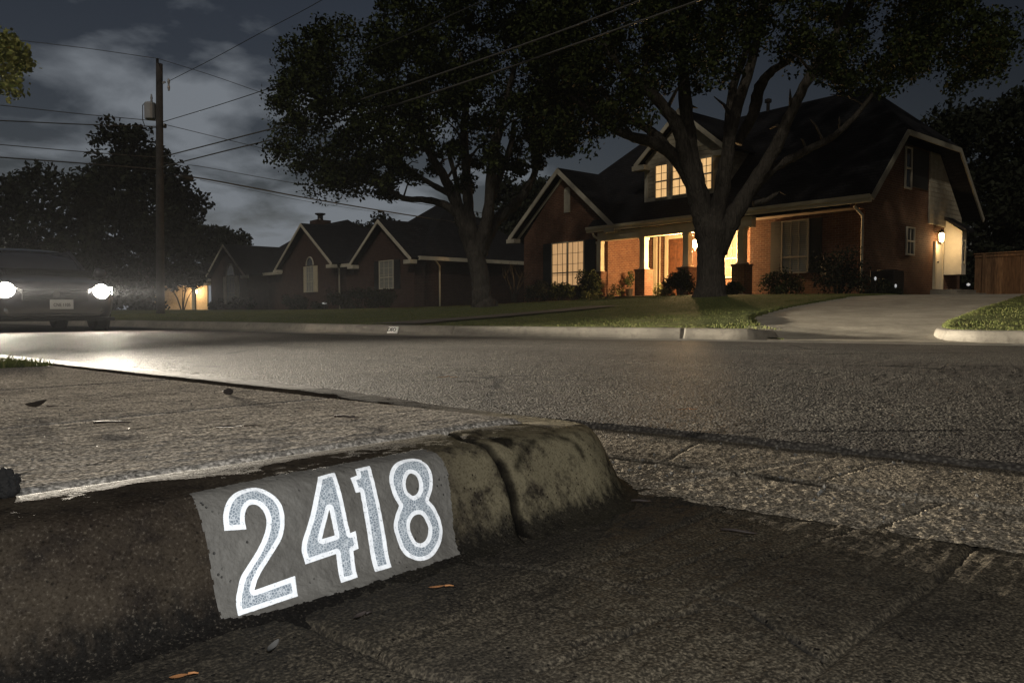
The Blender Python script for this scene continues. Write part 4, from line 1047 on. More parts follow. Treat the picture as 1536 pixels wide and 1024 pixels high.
# far house with the lit carport
org = D(311, 440, 66)[:2]
r = thing('low_house', 'far low house with one lit wall and lamp behind the utility pole', 'house', (*org, 0), HROT * .15)
c = math.cos(HROT * .15)
b = MB(); b.box(-7, 0, 0, .2, .0, 2.5); b.build('lit_wall', plain('pale_brick', (.42, .30, .18), .85, .2), r)
b = MB(); b.prism([(-9, -2.2, 2.55), (1.2, -2.2, 2.55), (1.2, 6, 2.75), (-9, 6, 2.75)], (0, 0, .18)); b.build('eave', M['trim'], r)
b = MB(); b.prism([(-9.2, -2.4, 2.75), (1.4, -2.4, 2.75), (1.4, 3, 4.6), (-9.2, 3, 4.6)], (0, 0, .1)); b.build('roof', M['shingle'], r)
for xx in (-5.3, -.1):
    b = MB(); b.box(xx - .14, xx + .14, -2.1, -1.85, 0, 2.53); b.build('post', M['trim'], r)
g = MB(); g.lathe([(.05, -.15), (.13, 0), (.05, .15)], (-.9, -.3, 1.95), 12); q = g.build('wall_lamp', emit('far_lamp_glow', (1, .72, .36), 40), r, smooth=True)
wl = r.matrix_basis @ Vector((-.9, -.85, 1.9))
point('far_light', (org[0] + math.cos(HROT * .15) * -.9 - math.sin(HROT * .15) * -.9, org[1] + math.sin(HROT * .15) * -.9 + math.cos(HROT * .15) * -.9, 1.95), 120, (1, .78, .5))

# ------------------------------------------------------------------ trees
def leaf_mesh(name, C, Rr, npc, size, mat, parent, squash=.8, seed=1):
    g = np.random.default_rng(seed); C = np.asarray(C, float); n = len(C) * npc
    c = np.repeat(C, npc, 0); rr = np.repeat(np.broadcast_to(Rr, len(C)), npc)
    d = g.normal(size=(n, 3)); d /= np.linalg.norm(d, axis=1, keepdims=True); d *= (g.random(n) ** .45)[:, None]; d[:, 2] *= squash
    P = c + d * rr[:, None]
    a = g.normal(size=(n, 3)); a /= np.linalg.norm(a, axis=1, keepdims=True)
    b = np.cross(a, g.normal(size=(n, 3))); b /= np.linalg.norm(b, axis=1, keepdims=True)
    L = size * (.6 + .8 * g.random(n)); a = a * (L * .5)[:, None]; b = b * (L * .28)[:, None]
    V = np.stack([P - a, P + b - a * .1, P + a, P - b - a * .1], 1).reshape(-1, 3)
    return mesh_np(name, V, np.arange(4 * n).reshape(-1, 4), mat, parent)
def limbs(mb, chains, d, spread, seed, sc=1.0):
    g = random.Random(seed); ends = []
    for ch in chains:
        pts, rad = [], []
        k0 = ch[0][3] if len(ch[0]) > 3 else 0.0
        drift = g.uniform(-1, 1) * spread
        raw = [(px, py, r_) for px, py, r_, *_ in ch]
        acc = 0; n_ = len(raw)
        for i, (px, py, r_) in enumerate(raw):
            dd = d + k0 + drift * (i / max(1, n_ - 1)) ** 1.2
            pts.append(D(px, py, dd)); rad.append(r_ * (.84 if spread else .76) * dd / F)
        P = spline(np.array(pts), 5); rr = np.interp(np.linspace(0, n_ - 1, len(P)), range(n_), rad)
        wob = np.array([[g.uniform(-1, 1) for _ in range(3)] for _ in P]); P = P + wob * rr[:, None] * (.10 if n_ != 9 or spread else .02)
        mb.tube(P, list(rr * np.array([g.uniform(.93, 1.07) if spread else g.uniform(.985, 1.015) for _ in P])), 12)
        ends.append((P[-1], rr[-1]))
        for i in range(len(P) // 2, len(P), 3) if spread else ():      # small twigs
            q = P[i] + np.array([g.uniform(-1, 1), g.uniform(-1, 1), g.uniform(.1, 1)]) * .8
            mb.tube([P[i], (P[i] + q) / 2 + np.array([0, 0, .1]), q], [rr[i] * .4, rr[i] * .28, .012], 5)
    return ends
def clumps(poly, d0, d1, n, seed, holes=()):
    g = np.random.default_rng(seed); poly = np.array(poly, float); out = []
    lo, hi = poly.min(0), poly.max(0)
    while len(out) < n:
        p = lo + g.random(2) * (hi - lo)
        if not inside(poly, p[0], p[1]): continue
        if any(((p[0] - hx) / hr) ** 2 + ((p[1] - hy) / (hr * .8)) ** 2 < 1 for hx, hy, hr in holes): continue
        out.append(D(p[0], p[1], d0 + g.random() * (d1 - d0)))
    return np.array(out)
# oak before the neighbour's house
o2 = thing('oak_tree', 'oak on the lawn left of the lit house, its pale trunk forking wide', 'tree', tuple(D(725, 458, 22)))
base = np.array(o2.location)
def rebase(o, root_):
    me = o.data; n_ = len(me.vertices); c = np.empty(n_ * 3, np.float32); me.vertices.foreach_get('co', c)
    c = c.reshape(-1, 3) - np.array(root_.location, np.float32); me.vertices.foreach_set('co', c.ravel()); me.update()
    return o
mb = MB()
limbs(mb, [[(726, 464, 30), (725, 456, 23), (723, 445, 19.5), (720, 420, 18), (716, 395, 18), (712, 374, 19)]], 22, 0, 1)
limbs(mb, [
    [(712, 385, 15), (700, 350, 13), (689, 322, 12), (678, 290, 9), (661, 257, 8), (642, 225, 7), (630, 180, 6), (622, 130, 4)],
    [(690, 325, 8), (668, 308, 7), (640, 300, 6), (605, 297, 5), (575, 280, 4), (545, 273, 3), (515, 262, 2)],
    [(676, 292, 6), (650, 278, 5), (625, 262, 4), (600, 240, 4), (585, 210, 3)],
    [(716, 385, 11), (706, 335, 10), (701, 290, 9), (699, 245, 8), (696, 195, 7), (700, 140, 5), (690, 80, 4)],
    [(718, 385, 12), (727, 345, 11), (734, 305, 10), (738, 255, 9), (745, 210, 8), (757, 160, 6), (775, 90, 4)],
    [(735, 310, 6), (748, 268, 6), (764, 225, 5), (772, 180, 4)],
    [(720, 380, 13), (731, 355, 12), (745, 330, 10), (768, 310, 9), (786, 290, 7.5), (800, 265, 6), (808, 232, 5), (818, 195, 4), (835, 140, 3)],
    [(708, 345, 6), (690, 305, 5), (684, 270, 4.5), (672, 225, 4)]], 22, 1.6, 5)
rebase(mb.build('trunk', M['bark'], o2, smooth=True), o2)
dense2 = [(406, 150), (428, 118), (416, 78), (452, 62), (470, 22), (505, 12), (530, 32), (536, 70), (550, 76), (558, 10), (575, -40), (600, -120), (700, -170), (830, -140), (880, -20), (890, 140), (855, 195), (790, 190), (720, 205), (650, 200), (600, 225), (575, 285), (520, 288), (500, 300), (465, 282), (430, 262), (412, 240), (420, 200)]
C = clumps(dense2, 18.8, 25.5, 620, 11, holes=[(470, 175, 14), (430, 205, 12), (545, 105, 10), (590, 190, 10), (438, 285, 10)])
sp2 = [(575, 225), (640, 200), (720, 205), (850, 195), (878, 205), (862, 232), (832, 246), (800, 248), (770, 262), (735, 268), (700, 285), (640, 280), (600, 298), (565, 303), (545, 290)]
C2 = clumps(sp2, 19.5, 25, 70, 12)
lf = leaf_mesh('crown', np.vstack([C, C2]), np.concatenate([np.random.default_rng(5).uniform(.26, .66, len(C)), np.full(len(C2), .28)]), 150, .118, M['leaf'], o2, .85, 3); rebase(lf, o2)
# oak before the lit house
o1 = thing('oak_tree', 'broad oak with a thick low-forking trunk in front of the lit house', 'tree', tuple(D(1066, 447, 19.5)))
mb = MB()
limbs(mb, [[(1063, 462, 50), (1064, 452, 38), (1065, 441, 32), (1066, 428, 29), (1066, 408, 27), (1066, 388, 27), (1067, 366, 29), (1067, 345, 33), (1068, 325, 28)]], 19.5, 0, 2)
limbs(mb, [
    [(1062, 350, 18), (1051, 314, 18), (1040, 275, 16), (1018, 240, 13), (988, 218, 11), (958, 208, 9), (925, 196, 7), (885, 168, 6), (850, 140, 5), (812, 122, 3.5)],
    [(1010, 236, 9), (988, 206, 8), (962, 188, 7), (930, 172, 5), (900, 130, 4)],
    [(1060, 345, 15), (1045, 290, 15), (1030, 240, 13), (1016, 190, 12), (988, 152, 10), (958, 122, 8), (930, 100, 6), (900, 60, 4)],
    [(1064, 345, 14), (1047, 280, 15), (1038, 230, 13), (1030, 170, 12), (1025, 110, 10), (1022, 50, 8), (1010, -30, 5)],
    [(1068, 350, 18), (1080, 300, 15), (1088, 255, 13), (1094, 210, 11), (1106, 160, 10), (1124, 105, 9), (1140, 30, 7), (1150, -60, 4)],
    [(1090, 225, 8), (1094, 180, 8), (1100, 130, 7), (1118, 80, 6), (1128, 20, 4)],
    [(1106, 215, 8, 2.0), (1130, 170, 10, 2.0), (1140, 130, 10), (1160, 105, 7), (1185, 90, 5), (1215, 60, 3)],
    [(1074, 378, 18), (1096, 332, 18), (1118, 295, 14), (1145, 252, 11.5), (1166, 215, 11), (1182, 180, 10), (1206, 130, 9), (1236, 80, 8), (1262, 35, 6), (1290, -30, 4)],
    [(1112, 310, 9), (1135, 280, 8), (1165, 250, 7), (1210, 226, 6.5), (1252, 203, 5.5), (1285, 172, 4.5), (1310, 140, 3)],
    [(1130, 305, 5), (1150, 300, 4.5), (1165, 290, 3)]], 19.5, 1.5, 9)
rebase(mb.build('trunk', M['bark'], o1, smooth=True), o1)
dense1 = [(806, 205), (830, 222), (862, 218), (900, 203), (935, 182), (972, 186), (968, 160), (985, 132), (1008, 140), (1046, 136), (1060, 118), (1092, 122), (1110, 88), (1130, 68), (1150, 58), (1186, 88), (1225, 106), (1250, 146), (1290, 138), (1330, 158), (1346, 110), (1400, 108), (1430, 144), (1446, 118), (1490, 126), (1496, 92), (1528, 62), (1500, 28), (1470, 0), (1450, -60), (1330, -220), (1150, -280), (950, -240), (840, -150), (800, -20), (790, 110)]
C = clumps(dense1, 16.5, 24, 900, 21, holes=[(1105, 70, 14), (940, 195, 10), (905, 155, 10), (1100, 160, 14), (1330, 30, 12)])
lf = leaf_mesh('crown', C, np.random.default_rng(6).uniform(.24, .64, len(C)), 150, .112, M['leaf'], o1, .85, 4); rebase(lf, o1)

def far_tree(label, px, base_y, d, poly, n, cr, npc, size, mat, seed, depth=5, trunk_r=.25, group=None, holes=(), zb=None):
    p = D(px, base_y, d)
    if zb is not None: p[2] = zb
    t_ = thing('tree', label, 'tree', tuple(p), 0, group)
    C_ = clumps(poly, d - depth / 2, d + depth / 2, n, seed, holes)
    top = C_[C_[:, 2].argmax()]
    mb_ = MB(); mid_ = np.array([p[0], p[1], p[2] + (top[2] - p[2]) * .5]); mb_.tube([p - np.array([0, 0, .3]), p + np.array([.05, 0, .8]), mid_, np.array([(p[0] + top[0]) / 2, p[1], top[2] - .8])], [trunk_r * 1.3, trunk_r, trunk_r * .7, trunk_r * .2], 9)
    for c_ in C_[::max(1, len(C_) // 14)]: mb_.tube([mid_ - np.array([0, 0, .8]), (mid_ + c_) / 2 + np.array([0, 0, .2]), c_], [trunk_r * .4, trunk_r * .25, .03], 6)
    rebase(mb_.build('trunk', M['bark'], t_, smooth=True), t_)
    rebase(leaf_mesh('crown', C_, np.full(len(C_), cr), npc, size, mat, t_, .85, seed), t_)
    return t_
far_tree('tall dark tree with a jagged narrow top behind the utility pole', 222, 466, 48, [(142, 205), (150, 190), (172, 184), (196, 196), (222, 208), (236, 222), (262, 232), (270, 258), (282, 290), (303, 296), (306, 318), (296, 332), (310, 360), (306, 420), (236, 424), (232, 470), (150, 470), (120, 300), (138, 250)], 260, .85, 90, .34, M['leaf_dark'], 31, 5, .35, holes=[(232, 262, 6), (280, 308, 7)])
far_tree('wide dark tree at the left edge behind the parked car', 40, 470, 42, [(-90, 300), (-30, 275), (0, 270), (20, 262), (40, 248), (75, 250), (100, 255), (135, 262), (150, 320), (160, 472), (-90, 472)], 230, .85, 80, .32, M['leaf_dark'], 32, 6, .35)
far_tree('low dark tree right of the tall one behind the far low house', 335, 466, 76, [(304, 345), (318, 335), (345, 348), (368, 352), (372, 385), (368, 420), (300, 420)], 90, .9, 70, .4, M['leaf_dark'], 33, 5, .25)
far_tree('small dark tree rising behind the roof of the middle brick house', 552, 440, 70, [(520, 345), (535, 330), (560, 324), (585, 327), (600, 340), (595, 390), (520, 390)], 60, .8, 60, .38, M['leaf_dark'], 34, 4, .25)
far_tree('dark tree filling the gap between the left oak and the gabled wing', 785, 455, 47, [(748, 330), (752, 270), (775, 290), (800, 278), (818, 272), (822, 290), (800, 330), (785, 350), (790, 420), (735, 420), (700, 380), (705, 330)], 170, .75, 80, .3, M['leaf_dark'], 35, 4, .3)
far_tree('big dark tree behind the wooden fence on the right', 1500, 450, 36, [(1390, 200), (1402, 178), (1430, 165), (1445, 176), (1462, 160), (1480, 165), (1500, 150), (1540, 128), (1640, 110), (1700, 300), (1640, 458), (1440, 458), (1446, 400), (1455, 320), (1440, 250), (1400, 215)], 420, .75, 90, .26, M['leaf_dark'], 36, 6, .4, holes=[(1436, 220, 5), (1487, 294, 6), (1452, 255, 4)])
# bright leafy bough reaching in at the left edge
t_ = thing('tree', 'bright-lit leafy bough reaching in at the top left edge', 'tree', (-8.4, 8.6, .2))
C_ = clumps([(-60, 40), (5, 50), (26, 66), (40, 82), (44, 98), (24, 104), (22, 118), (30, 135), (14, 146), (-10, 140), (-70, 150)], 7.6, 8.6, 60, 41)
mb_ = MB(); mb_.tube([(-8.4, 8.6, -.1), (-8.3, 8.5, 1.4), (-7.9, 8.4, 2.4), (-6.9, 8.2, 3.0), (-6.0, 8.1, 3.05)], [.16, .13, .09, .05, .012], 9)
rebase(mb_.build('trunk', M['bark'], t_, smooth=True), t_)
rebase(leaf_mesh('crown', C_, np.full(len(C_), .13), 46, .062, M['leaf_lit'], t_, .9, 41), t_)

# ------------------------------------------------------------------ shrubs
def shrub(label, px, base_y, d, w_px, h_px, mat, seed, n=20, npc=190, size=.075, group='shrubs along the house fronts', name='shrub', box=False):
    p = D(px, base_y, d); k = d / F; w, h = w_px * k, h_px * k
    t_ = thing(name, label, 'shrub', tuple(p), 0, group)
    g = np.random.default_rng(seed)
    C_ = np.stack([(g.random(n) - .5) * w * .8, (g.random(n) - .5) * min(w, 1.6) * .8, h * (.2 + .62 * g.random(n))], 1)
    if not box: C_[:, :2] *= (1.0 - .45 * (C_[:, 2:] / h))
    leaf_mesh('foliage', C_, np.full(n, min(w, h) * .27), npc, size, mat, t_, .9, seed)
    mb_ = MB()
    for c_ in C_[::3]: mb_.tube([(c_[0] * .15, c_[1] * .15, -.05), (c_[0] * .5, c_[1] * .5, c_[2] * .55), tuple(c_)], [.03, .02, .008], 5)
    mb_.build('stem', M['bark'], t_)
    return t_
S = shrub
S('dark round shrub under the gabled wing window beside the first porch column', 880, 452, 29.2, 44, 46, M['leaf_shrub'], 51)
S('low dark shrub below the left half of the gabled wing window', 842, 453, 31.0, 44, 30, M['leaf_shrub'], 52)
S('dark shrub at the left corner of the gabled wing', 806, 455, 32.5, 40, 34, M['leaf_dark'], 53)
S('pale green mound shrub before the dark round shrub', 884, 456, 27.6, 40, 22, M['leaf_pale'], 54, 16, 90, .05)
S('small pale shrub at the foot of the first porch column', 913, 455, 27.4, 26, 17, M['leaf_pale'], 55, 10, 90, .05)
S('round shrub before the door left of the broad oak trunk', 1019, 445, 25.5, 46, 42, M['leaf_shrub'], 56)
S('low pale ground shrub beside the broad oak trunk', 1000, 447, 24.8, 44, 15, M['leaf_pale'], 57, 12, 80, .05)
S('small shrub right of the broad oak trunk under the porch window', 1098, 446, 25.0, 36, 24, M['leaf_shrub'], 58, 12)
S('clipped shrub under the blinds window', 1180, 447, 23.4, 66, 46, M['leaf_shrub'], 59, 22, 120, .07, box=True)
S('large dark shrub at the right front corner of the lit house', 1258, 449, 22.2, 74, 84, M['leaf_dark'], 60, 26, 120, .08)
S('low dark shrub beside the driveway at the side wall', 1322, 448, 22.8, 44, 30, M['leaf_dark'], 61, 14)
S('long dark hedge in front of the black-shuttered house', 545, 466, 35.5, 130, 36, M['leaf_dark'], 62, 40, 110, .11, name='hedge', box=True)
S('dark hedge in front of the arched-window middle house', 455, 466, 42, 76, 24, M['leaf_dark'], 63, 24, 110, .12, name='hedge', box=True)
S('dark hedge in front of the chimney house', 348, 466, 51, 76, 20, M['leaf_dark'], 64, 20, 110, .14, name='hedge', box=True)
# potted plant on the porch
pc = h2w(*(lambda q: (q[0], 1.2, FZ))(H.onY(944, 430, 1.2)))
t_ = thing('potted_plant', 'dark potted plant standing on the porch between the first two columns', 'plant', tuple(pc))
b = MB(); b.lathe([(.12, 0), (.17, .3), (.19, .34), (.15, .345)], (0, 0, .002), 14); b.build('pot', M['metal'], t_)
leaf_mesh('foliage', [(0, 0, .55), (.08, .05, .75), (-.1, 0, .7), (.05, -.05, .95)], .17, 90, .09, M['leaf_shrub'], t_, 1.0, 71)
for k, px in enumerate((922, 932, 990)):
    q = h2w(*(lambda q: (q[0], -.1 - .3, FZ - .08))(H.onY(px, 440, -.3)))
    t_ = thing('flower', ['leafy border plant nearest the first column foot', 'leafy border plant under the lit porch wall', 'leafy border plant below the sidelight strip'][k], 'plant', tuple(q), 0, 'border plants along the porch edge')
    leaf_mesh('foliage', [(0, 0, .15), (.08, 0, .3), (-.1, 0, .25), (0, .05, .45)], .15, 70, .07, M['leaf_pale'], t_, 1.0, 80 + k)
    mb_ = MB(); mb_.tube([(0, 0, -.15), (0, 0, .2), (.03, 0, .45)], [.012, .01, .006], 5); mb_.build('stem', M['bark'], t_)
# bare crepe myrtles
def stems(label, px, py, d, h, seed, leafy):
    p = D(px, py, d); t_ = thing('bare_shrub', label, 'tree', tuple(p)); g = random.Random(seed); mb_ = MB(); tips = []
    for k in range(6):
        a = k * 1.05 + g.random(); e = Vector((math.cos(a) * h * .35, math.sin(a) * h * .25, h * .8))
        mb_.tube([(0, 0, -.1), e * .45 + Vector((0, 0, .1 * h)), e], [.05, .035, .015], 6)
        for j in range(4):
            f_ = e + Vector((g.uniform(-.3, .3), g.uniform(-.3, .3), g.uniform(.05, .3))) * h; mb_.tube([e * .8, f_], [.014, .005], 4); tips.append(tuple(f_))
    mb_.build('trunk', M['bark'], t_)
    if leafy: leaf_mesh('crown', tips, h * .2, 60, .14, M['leaf_dark'], t_, .8, seed)
stems('multi-stemmed small tree silhouetted before the far lit wall', 274, 470, 58, 2.6, 3, True)
stems('pale bare-stemmed shrub in the dark left of the gabled wing', 771, 456, 33, 1.7, 4, False)

# ------------------------------------------------------------------ fence, air conditioner, garden lights
fd_ = 29.0
p0 = D(1461, 446, fd_); p1 = D(1640, 446, fd_ - 3.2)
L_ = float(np.linalg.norm(p1[:2] - p0[:2])); ang = math.atan2(p1[1] - p0[1], p1[0] - p0[0])
t_ = thing('wooden_fence', 'brown vertical-board wooden fence at the end of the driveway', 'fence', (p0[0], p0[1], .8), ang)
hh = 378; topz = D(1470, 379, fd_)[2] - .8
b = MB(); x_ = 0; k = 0
while x_ < L_:
    w_ = .135 + .01 * random.random(); b.box(x_, x_ + w_, (k % 2) * .006, .022 + (k % 2) * .006, -.3, topz - .08 - .02 * random.random()); x_ += w_ + .004; k += 1
b.build('boards', M['fence'], t_)
b = MB(); b.box(-.03, L_, -.05, .07, topz - .075, topz - .03); b.box(0, L_, -.03, -.004, topz - .2, topz - .11); b.build('top_rail', M['fence'], t_)
for xx in (0.3, 2.4, 4.6):
    b = MB(); b.box(xx, xx + .1, -.07, -.032, -.3, topz - .05); b.build('post', M['fence'], t_)
yq, _ = H.onX(1330, 430, XB + .6)
c0 = h2w(XB + .7, yq - .2, .8)
t_ = thing('air_conditioner', 'dark boxy air conditioner outside the side wall', 'air conditioner', tuple(c0), HROT)
b = MB(); b.box(-.36, .36, -.36, .36, .05, .8)
for k in range(12): b.box(-.37, .37, -.37, .37, .12 + k * .05, .135 + k * .05)
b.build('casing', M['metal'], t_, bevel=.02)
b = MB(); b.lathe([(.3, .802), (.31, .83), (.05, .85), (.02, .86)], (0, 0, 0), 20); b.build('fan_guard', M['shutter'], t_)
def bead(px, py, d, label, r_=.035, st=.25):
    p = D(px, py, d); t_ = thing('garden_light', label, 'garden light', tuple(p - np.array([0, 0, .3])), 0, 'small lights in the planting')
    m_ = MB(); m_.lathe([(.012, -.15), (.012, .24)], (0, 0, 0), 6); m_.build('stake', M['metal'], t_)
    m_ = MB(); m_.lathe([(.01, .25), (r_, .28), (r_, .33), (.01, .36)], (0, 0, 0), 10); m_.build('lens', emit('bead_glow', (.9, .95, 1), st), t_, smooth=True)
bead(486.5, 455, 41, 'tiny pale light before the hedge of the middle house', .13, .12)
bead(1313, 418, 21.5, 'tiny light over the dark shrub at the house corner', .03)
bead(1343.5, 429, 22.5, 'tiny light low beside the air conditioner', .03)
bead(1452.5, 427, 27.8, 'tiny light at the left end of the wooden fence', .06)

# ------------------------------------------------------------------ far kerb number
pk = G(581, 502, 0)[:2]
_, si = q_of(pk[None]); pk, dk, nk = fk_frame(si); pk, dk, nk = pk[0], dk[0], nk[0]
t_ = thing('kerb_number', 'small white painted number plate on the far kerb', 'house number', (pk[0], pk[1], .0), math.atan2(dk[1], dk[0]))
b = MB(); b.prism([(-.10, -.012, .015), (.105, -.012, .015), (.105, .035, .112), (-.10, .035, .112)], (0, -.012, .004)); b.build('plate', plain('kerb_white', (.75, .75, .7), .6, .1, 20), t_)
fa = math.atan2(.097, .047)
Mx = Matrix.Translation((0, .002, .066)) @ Matrix.Rotation(fa, 4, 'X')
text_mesh('lettering', 'DEO', .085, M['shutter'], t_, Matrix.Translation((0, -.021, .006)) @ Mx, .003)

# ------------------------------------------------------------------ utility pole and wires
PD = 27.0
pb = D(240.5, 482, PD)
t_ = thing('utility_pole', 'tall dark wooden utility pole with a transformer, left of the houses', 'utility pole', tuple(pb))
ptop = D(239, 96, PD)
b = MB(); b.tube([(0, 0, -.5), tuple((ptop - pb) * .5), tuple(ptop - pb)], [.155, .135, .115], 14); b.build('post', M['pole_wood'], t_, smooth=True)
def PL(px, py, dd=0): return D(px, py, PD + dd) - pb
q = PL(225.5, 165); zt, zb = PL(225, 154)[2], PL(225, 179)[2]
b = MB(); b.lathe([(.19, zb), (.2, zb + .03), (.2, zt - .04), (.16, zt), (.05, zt + .02)], (q[0], q[1], 0), 16); tr = b.build('transformer', M['grey_metal'], t_, smooth=False, bevel=.01)
b = MB(); b.lathe([(.03, zt), (.045, zt + .05), (.03, zt + .1), (.045, zt + .15), (.02, zt + .3)], (q[0] + .05, q[1], 0), 10); b.build('bushing', M['grey_metal'], tr, smooth=True)
b = MB(); b.tube([PL(218, 154), PL(214, 158), PL(214, 180), PL(217, 189), PL(228, 192), PL(239, 191)], .015, 6); b.build('cable', M['wire'], tr)
b = MB(); b.bar(PL(240, 126), PL(248, 123), .05, .06); b.lathe([(.03, -.22), (.05, -.1), (.03, 0), (.05, .1), (.03, .2)], tuple(PL(253, 127)), 10); b.build('insulator', M['grey_metal'], t_)
b = MB(); b.tube([PL(236, 108), PL(236, 88)], .05, 8); b.build('pin', M['metal'], t_)
b = MB(); b.lathe([(.06, -.07), (.075, 0), (.06, .07)], tuple(PL(247, 189)), 10); b.build('clamp', M['metal'], t_)
def wire(px_pts, label, r_=.014, mat=None, d0=PD, d1=None, extra=None):
    n_ = len(px_pts); P_ = []
    for i, (a, c_) in enumerate(px_pts):
        dd = d0 if d1 is None else 1 / ((1 - i / (n_ - 1)) / d0 + (i / (n_ - 1)) / d1)
        P_.append(D(a, c_, dd))
    P_ = spline(np.array(P_), 6)
    m_ = MB(); m_.tube(P_, r_, 6); o = m_.build('overhead_wire', mat or M['wire'], None, smooth=True)
    tag(o, label, 'wire', 'overhead wires'); return o
wire([(241, 184), (330, 157), (418, 128), (482, 105), (546, 80), (646, 37), (760, -15)], 'thin wire from below the transformer rising across the left oak', .012, d1=17)
wire([(241, 236), (350, 208), (460, 179), (543, 149), (610, 128), (735, 85), (860, 40), (963, 0), (1040, -30)], 'upper of two thick lit wires crossing the oaks to the top', .02, M['wire_lit'], d1=13.5)
wire([(241, 251), (340, 226), (438, 202), (563, 166), (629, 146), (770, 99), (915, 48), (1045, 2), (1120, -26)], 'lower of two thick lit wires crossing the oaks to the top', .02, M['wire_lit'], d1=13.5)
wire([(241, 186), (256, 189), (334, 208), (412, 227), (560, 262), (700, 290)], 'thin wire falling from the clamp to the left oak crown', .012, d1=40)
wire([(241, 243), (266, 247), (281, 251), (296, 249), (425, 272), (620, 304), (760, 325)], 'kinked thin wire falling behind the left oak', .013, d1=40)
wire([(241, 262), (291, 266), (375, 281), (460, 297), (590, 319), (720, 339)], 'thick black cable falling to the neighbouring roofs', .028, d1=38)
wire([(300, 270), (380, 286), (460, 302), (590, 322)], 'faint thin cable hanging just under the thick black cable', .008, d0=PD + .8, d1=37)
wire([(237, 88), (320, 114), (404, 143), (470, 162)], 'thin wire sloping down right from the pole top', .010, d1=24)
wire([(237, 88), (216, 85), (140, 74), (66, 65), (-60, 50)], 'faint thin wire leaving the pole top to the left', .010, d1=24)
wire([(253, 122), (320, 88), (390, 50), (460, 13), (500, -10)], 'thin wire rising steeply right from the insulator', .010, d1=20)
wire([(240, 182), (130, 172), (0, 158), (-90, 150)], 'topmost of four wires running left from the pole', .012, d1=22)
wire([(240, 190), (130, 187), (0, 181), (-90, 178)], 'second wire running left, thicker, below the transformer', .018, d1=22)
wire([(240, 236), (140, 229), (0, 217), (-90, 209)], 'third wire running left, before the tall dark tree', .014, d1=22)
wire([(240, 254), (136, 246), (0, 236), (-90, 229)], 'lowest thick wire running left before the tall dark tree', .022, d1=22)
m_ = MB(); m_.tube([D(268, 264, PD + .3), D(272, 264.3, PD + .35), D(287, 268, PD + .7), D(290, 268.5, PD + .75)], [.03, .11, .11, .04], 12); o = m_.build('splice_case', M['shutter'], None, smooth=True)
tag(o, 'black cylinder splice case on the thick cable by the pole', 'cable box')

# ------------------------------------------------------------------ the car
CD = 11.4
cc = D(84, 480, CD)
heading = R(44)
t_ = thing('parked_car', 'dark car on the road facing us with both headlights on', 'car', (cc[0], cc[1], .01), heading)
# local axes: front looks along -y; local -y must point (sin, -cos) of the heading
M['paint'] = plain('car_paint', (.03, .028, .032), .28, .2, 3, 0, .6, **{'Coat Weight': .6})
M['tyre'] = plain('tyre', (.012, .012, .012), .85, .2)
M['glass'] = plain('car_glass', (.012, .012, .014), .06, .1, bump=0, spec=.8)
M['chrome'] = plain('chrome', (.5, .5, .5), .22, .05, bump=0, Metallic=1.0)
def ring(y, w, zb, zm, zt, cr=.03):
    h = [(0, zt), (w * .45, zt - cr * .15), (w * .78, zt - cr * .5), (w * .93, zt - cr * 1.6), (w * .985, zt - cr * 3.2), (w, zm), (w * .985, zb + .14), (w * .93, zb + .03), (w * .75, zb), (0, zb)]
    return [(x, y, z) for x, z in h] + [(-x, y, z) for x, z in h[-2:0:-1]]
def loft(rings, caps=True):
    m_ = MB(); n_ = len(rings[0]); vs = [p for r_ in rings for p in r_]
    fs = [(i * n_ + k, i * n_ + (k + 1) % n_, (i + 1) * n_ + (k + 1) % n_, (i + 1) * n_ + k) for i in range(len(rings) - 1) for k in range(n_)]
    if caps: fs += [list(range(n_ - 1, -1, -1)), [(len(rings) - 1) * n_ + k for k in range(n_)]]
    return m_.add(vs, fs)
body = loft([ring(-.02, .62, .30, .48, .60, .03), ring(.02, .74, .25, .48, .70), ring(.10, .82, .22, .50, .78), ring(.25, .87, .20, .54, .83), ring(.6, .90, .19, .58, .88, .04), ring(1.0, .905, .19, .6, .93, .05), ring(1.25, .905, .19, .6, .95, .05), ring(2.5, .91, .19, .62, .97, .05), ring(3.7, .90, .2, .62, .98, .05), ring(4.25, .86, .24, .62, .95, .05), ring(4.42, .76, .34, .6, .86, .04)])
bo = body.build('body', M['paint'], t_, smooth=True)
cab = loft([ring(1.1, .80, .90, .92, .945, .01), ring(1.3, .79, .90, .97, 1.06, .02), ring(1.6, .75, .90, 1.0, 1.25, .03), ring(1.9, .70, .90, 1.05, 1.38, .04), ring(2.2, .68, .90, 1.08, 1.43, .045), ring(3.2, .68, .90, 1.08, 1.43, .045), ring(3.8, .70, .90, 1.04, 1.36, .04), ring(4.3, .74, .88, .95, 1.0, .02)])
cab.build('cabin', M['paint'], t_, smooth=True)
b = MB(); b.add([(-.72, 1.20, .985), (.72, 1.20, .985), (.60, 1.86, 1.372), (-.60, 1.86, 1.372)], [(0, 1, 2, 3)]); ws_ = b.build('windscreen', M['glass'], t_)
b = MB()
for sg in (-1, 1): b.bar((sg * .745, 1.2, .97), (sg * .635, 1.90, 1.39), .05, .03, (0, 0, 1))
b.build('pillar', M['paint'], t_)
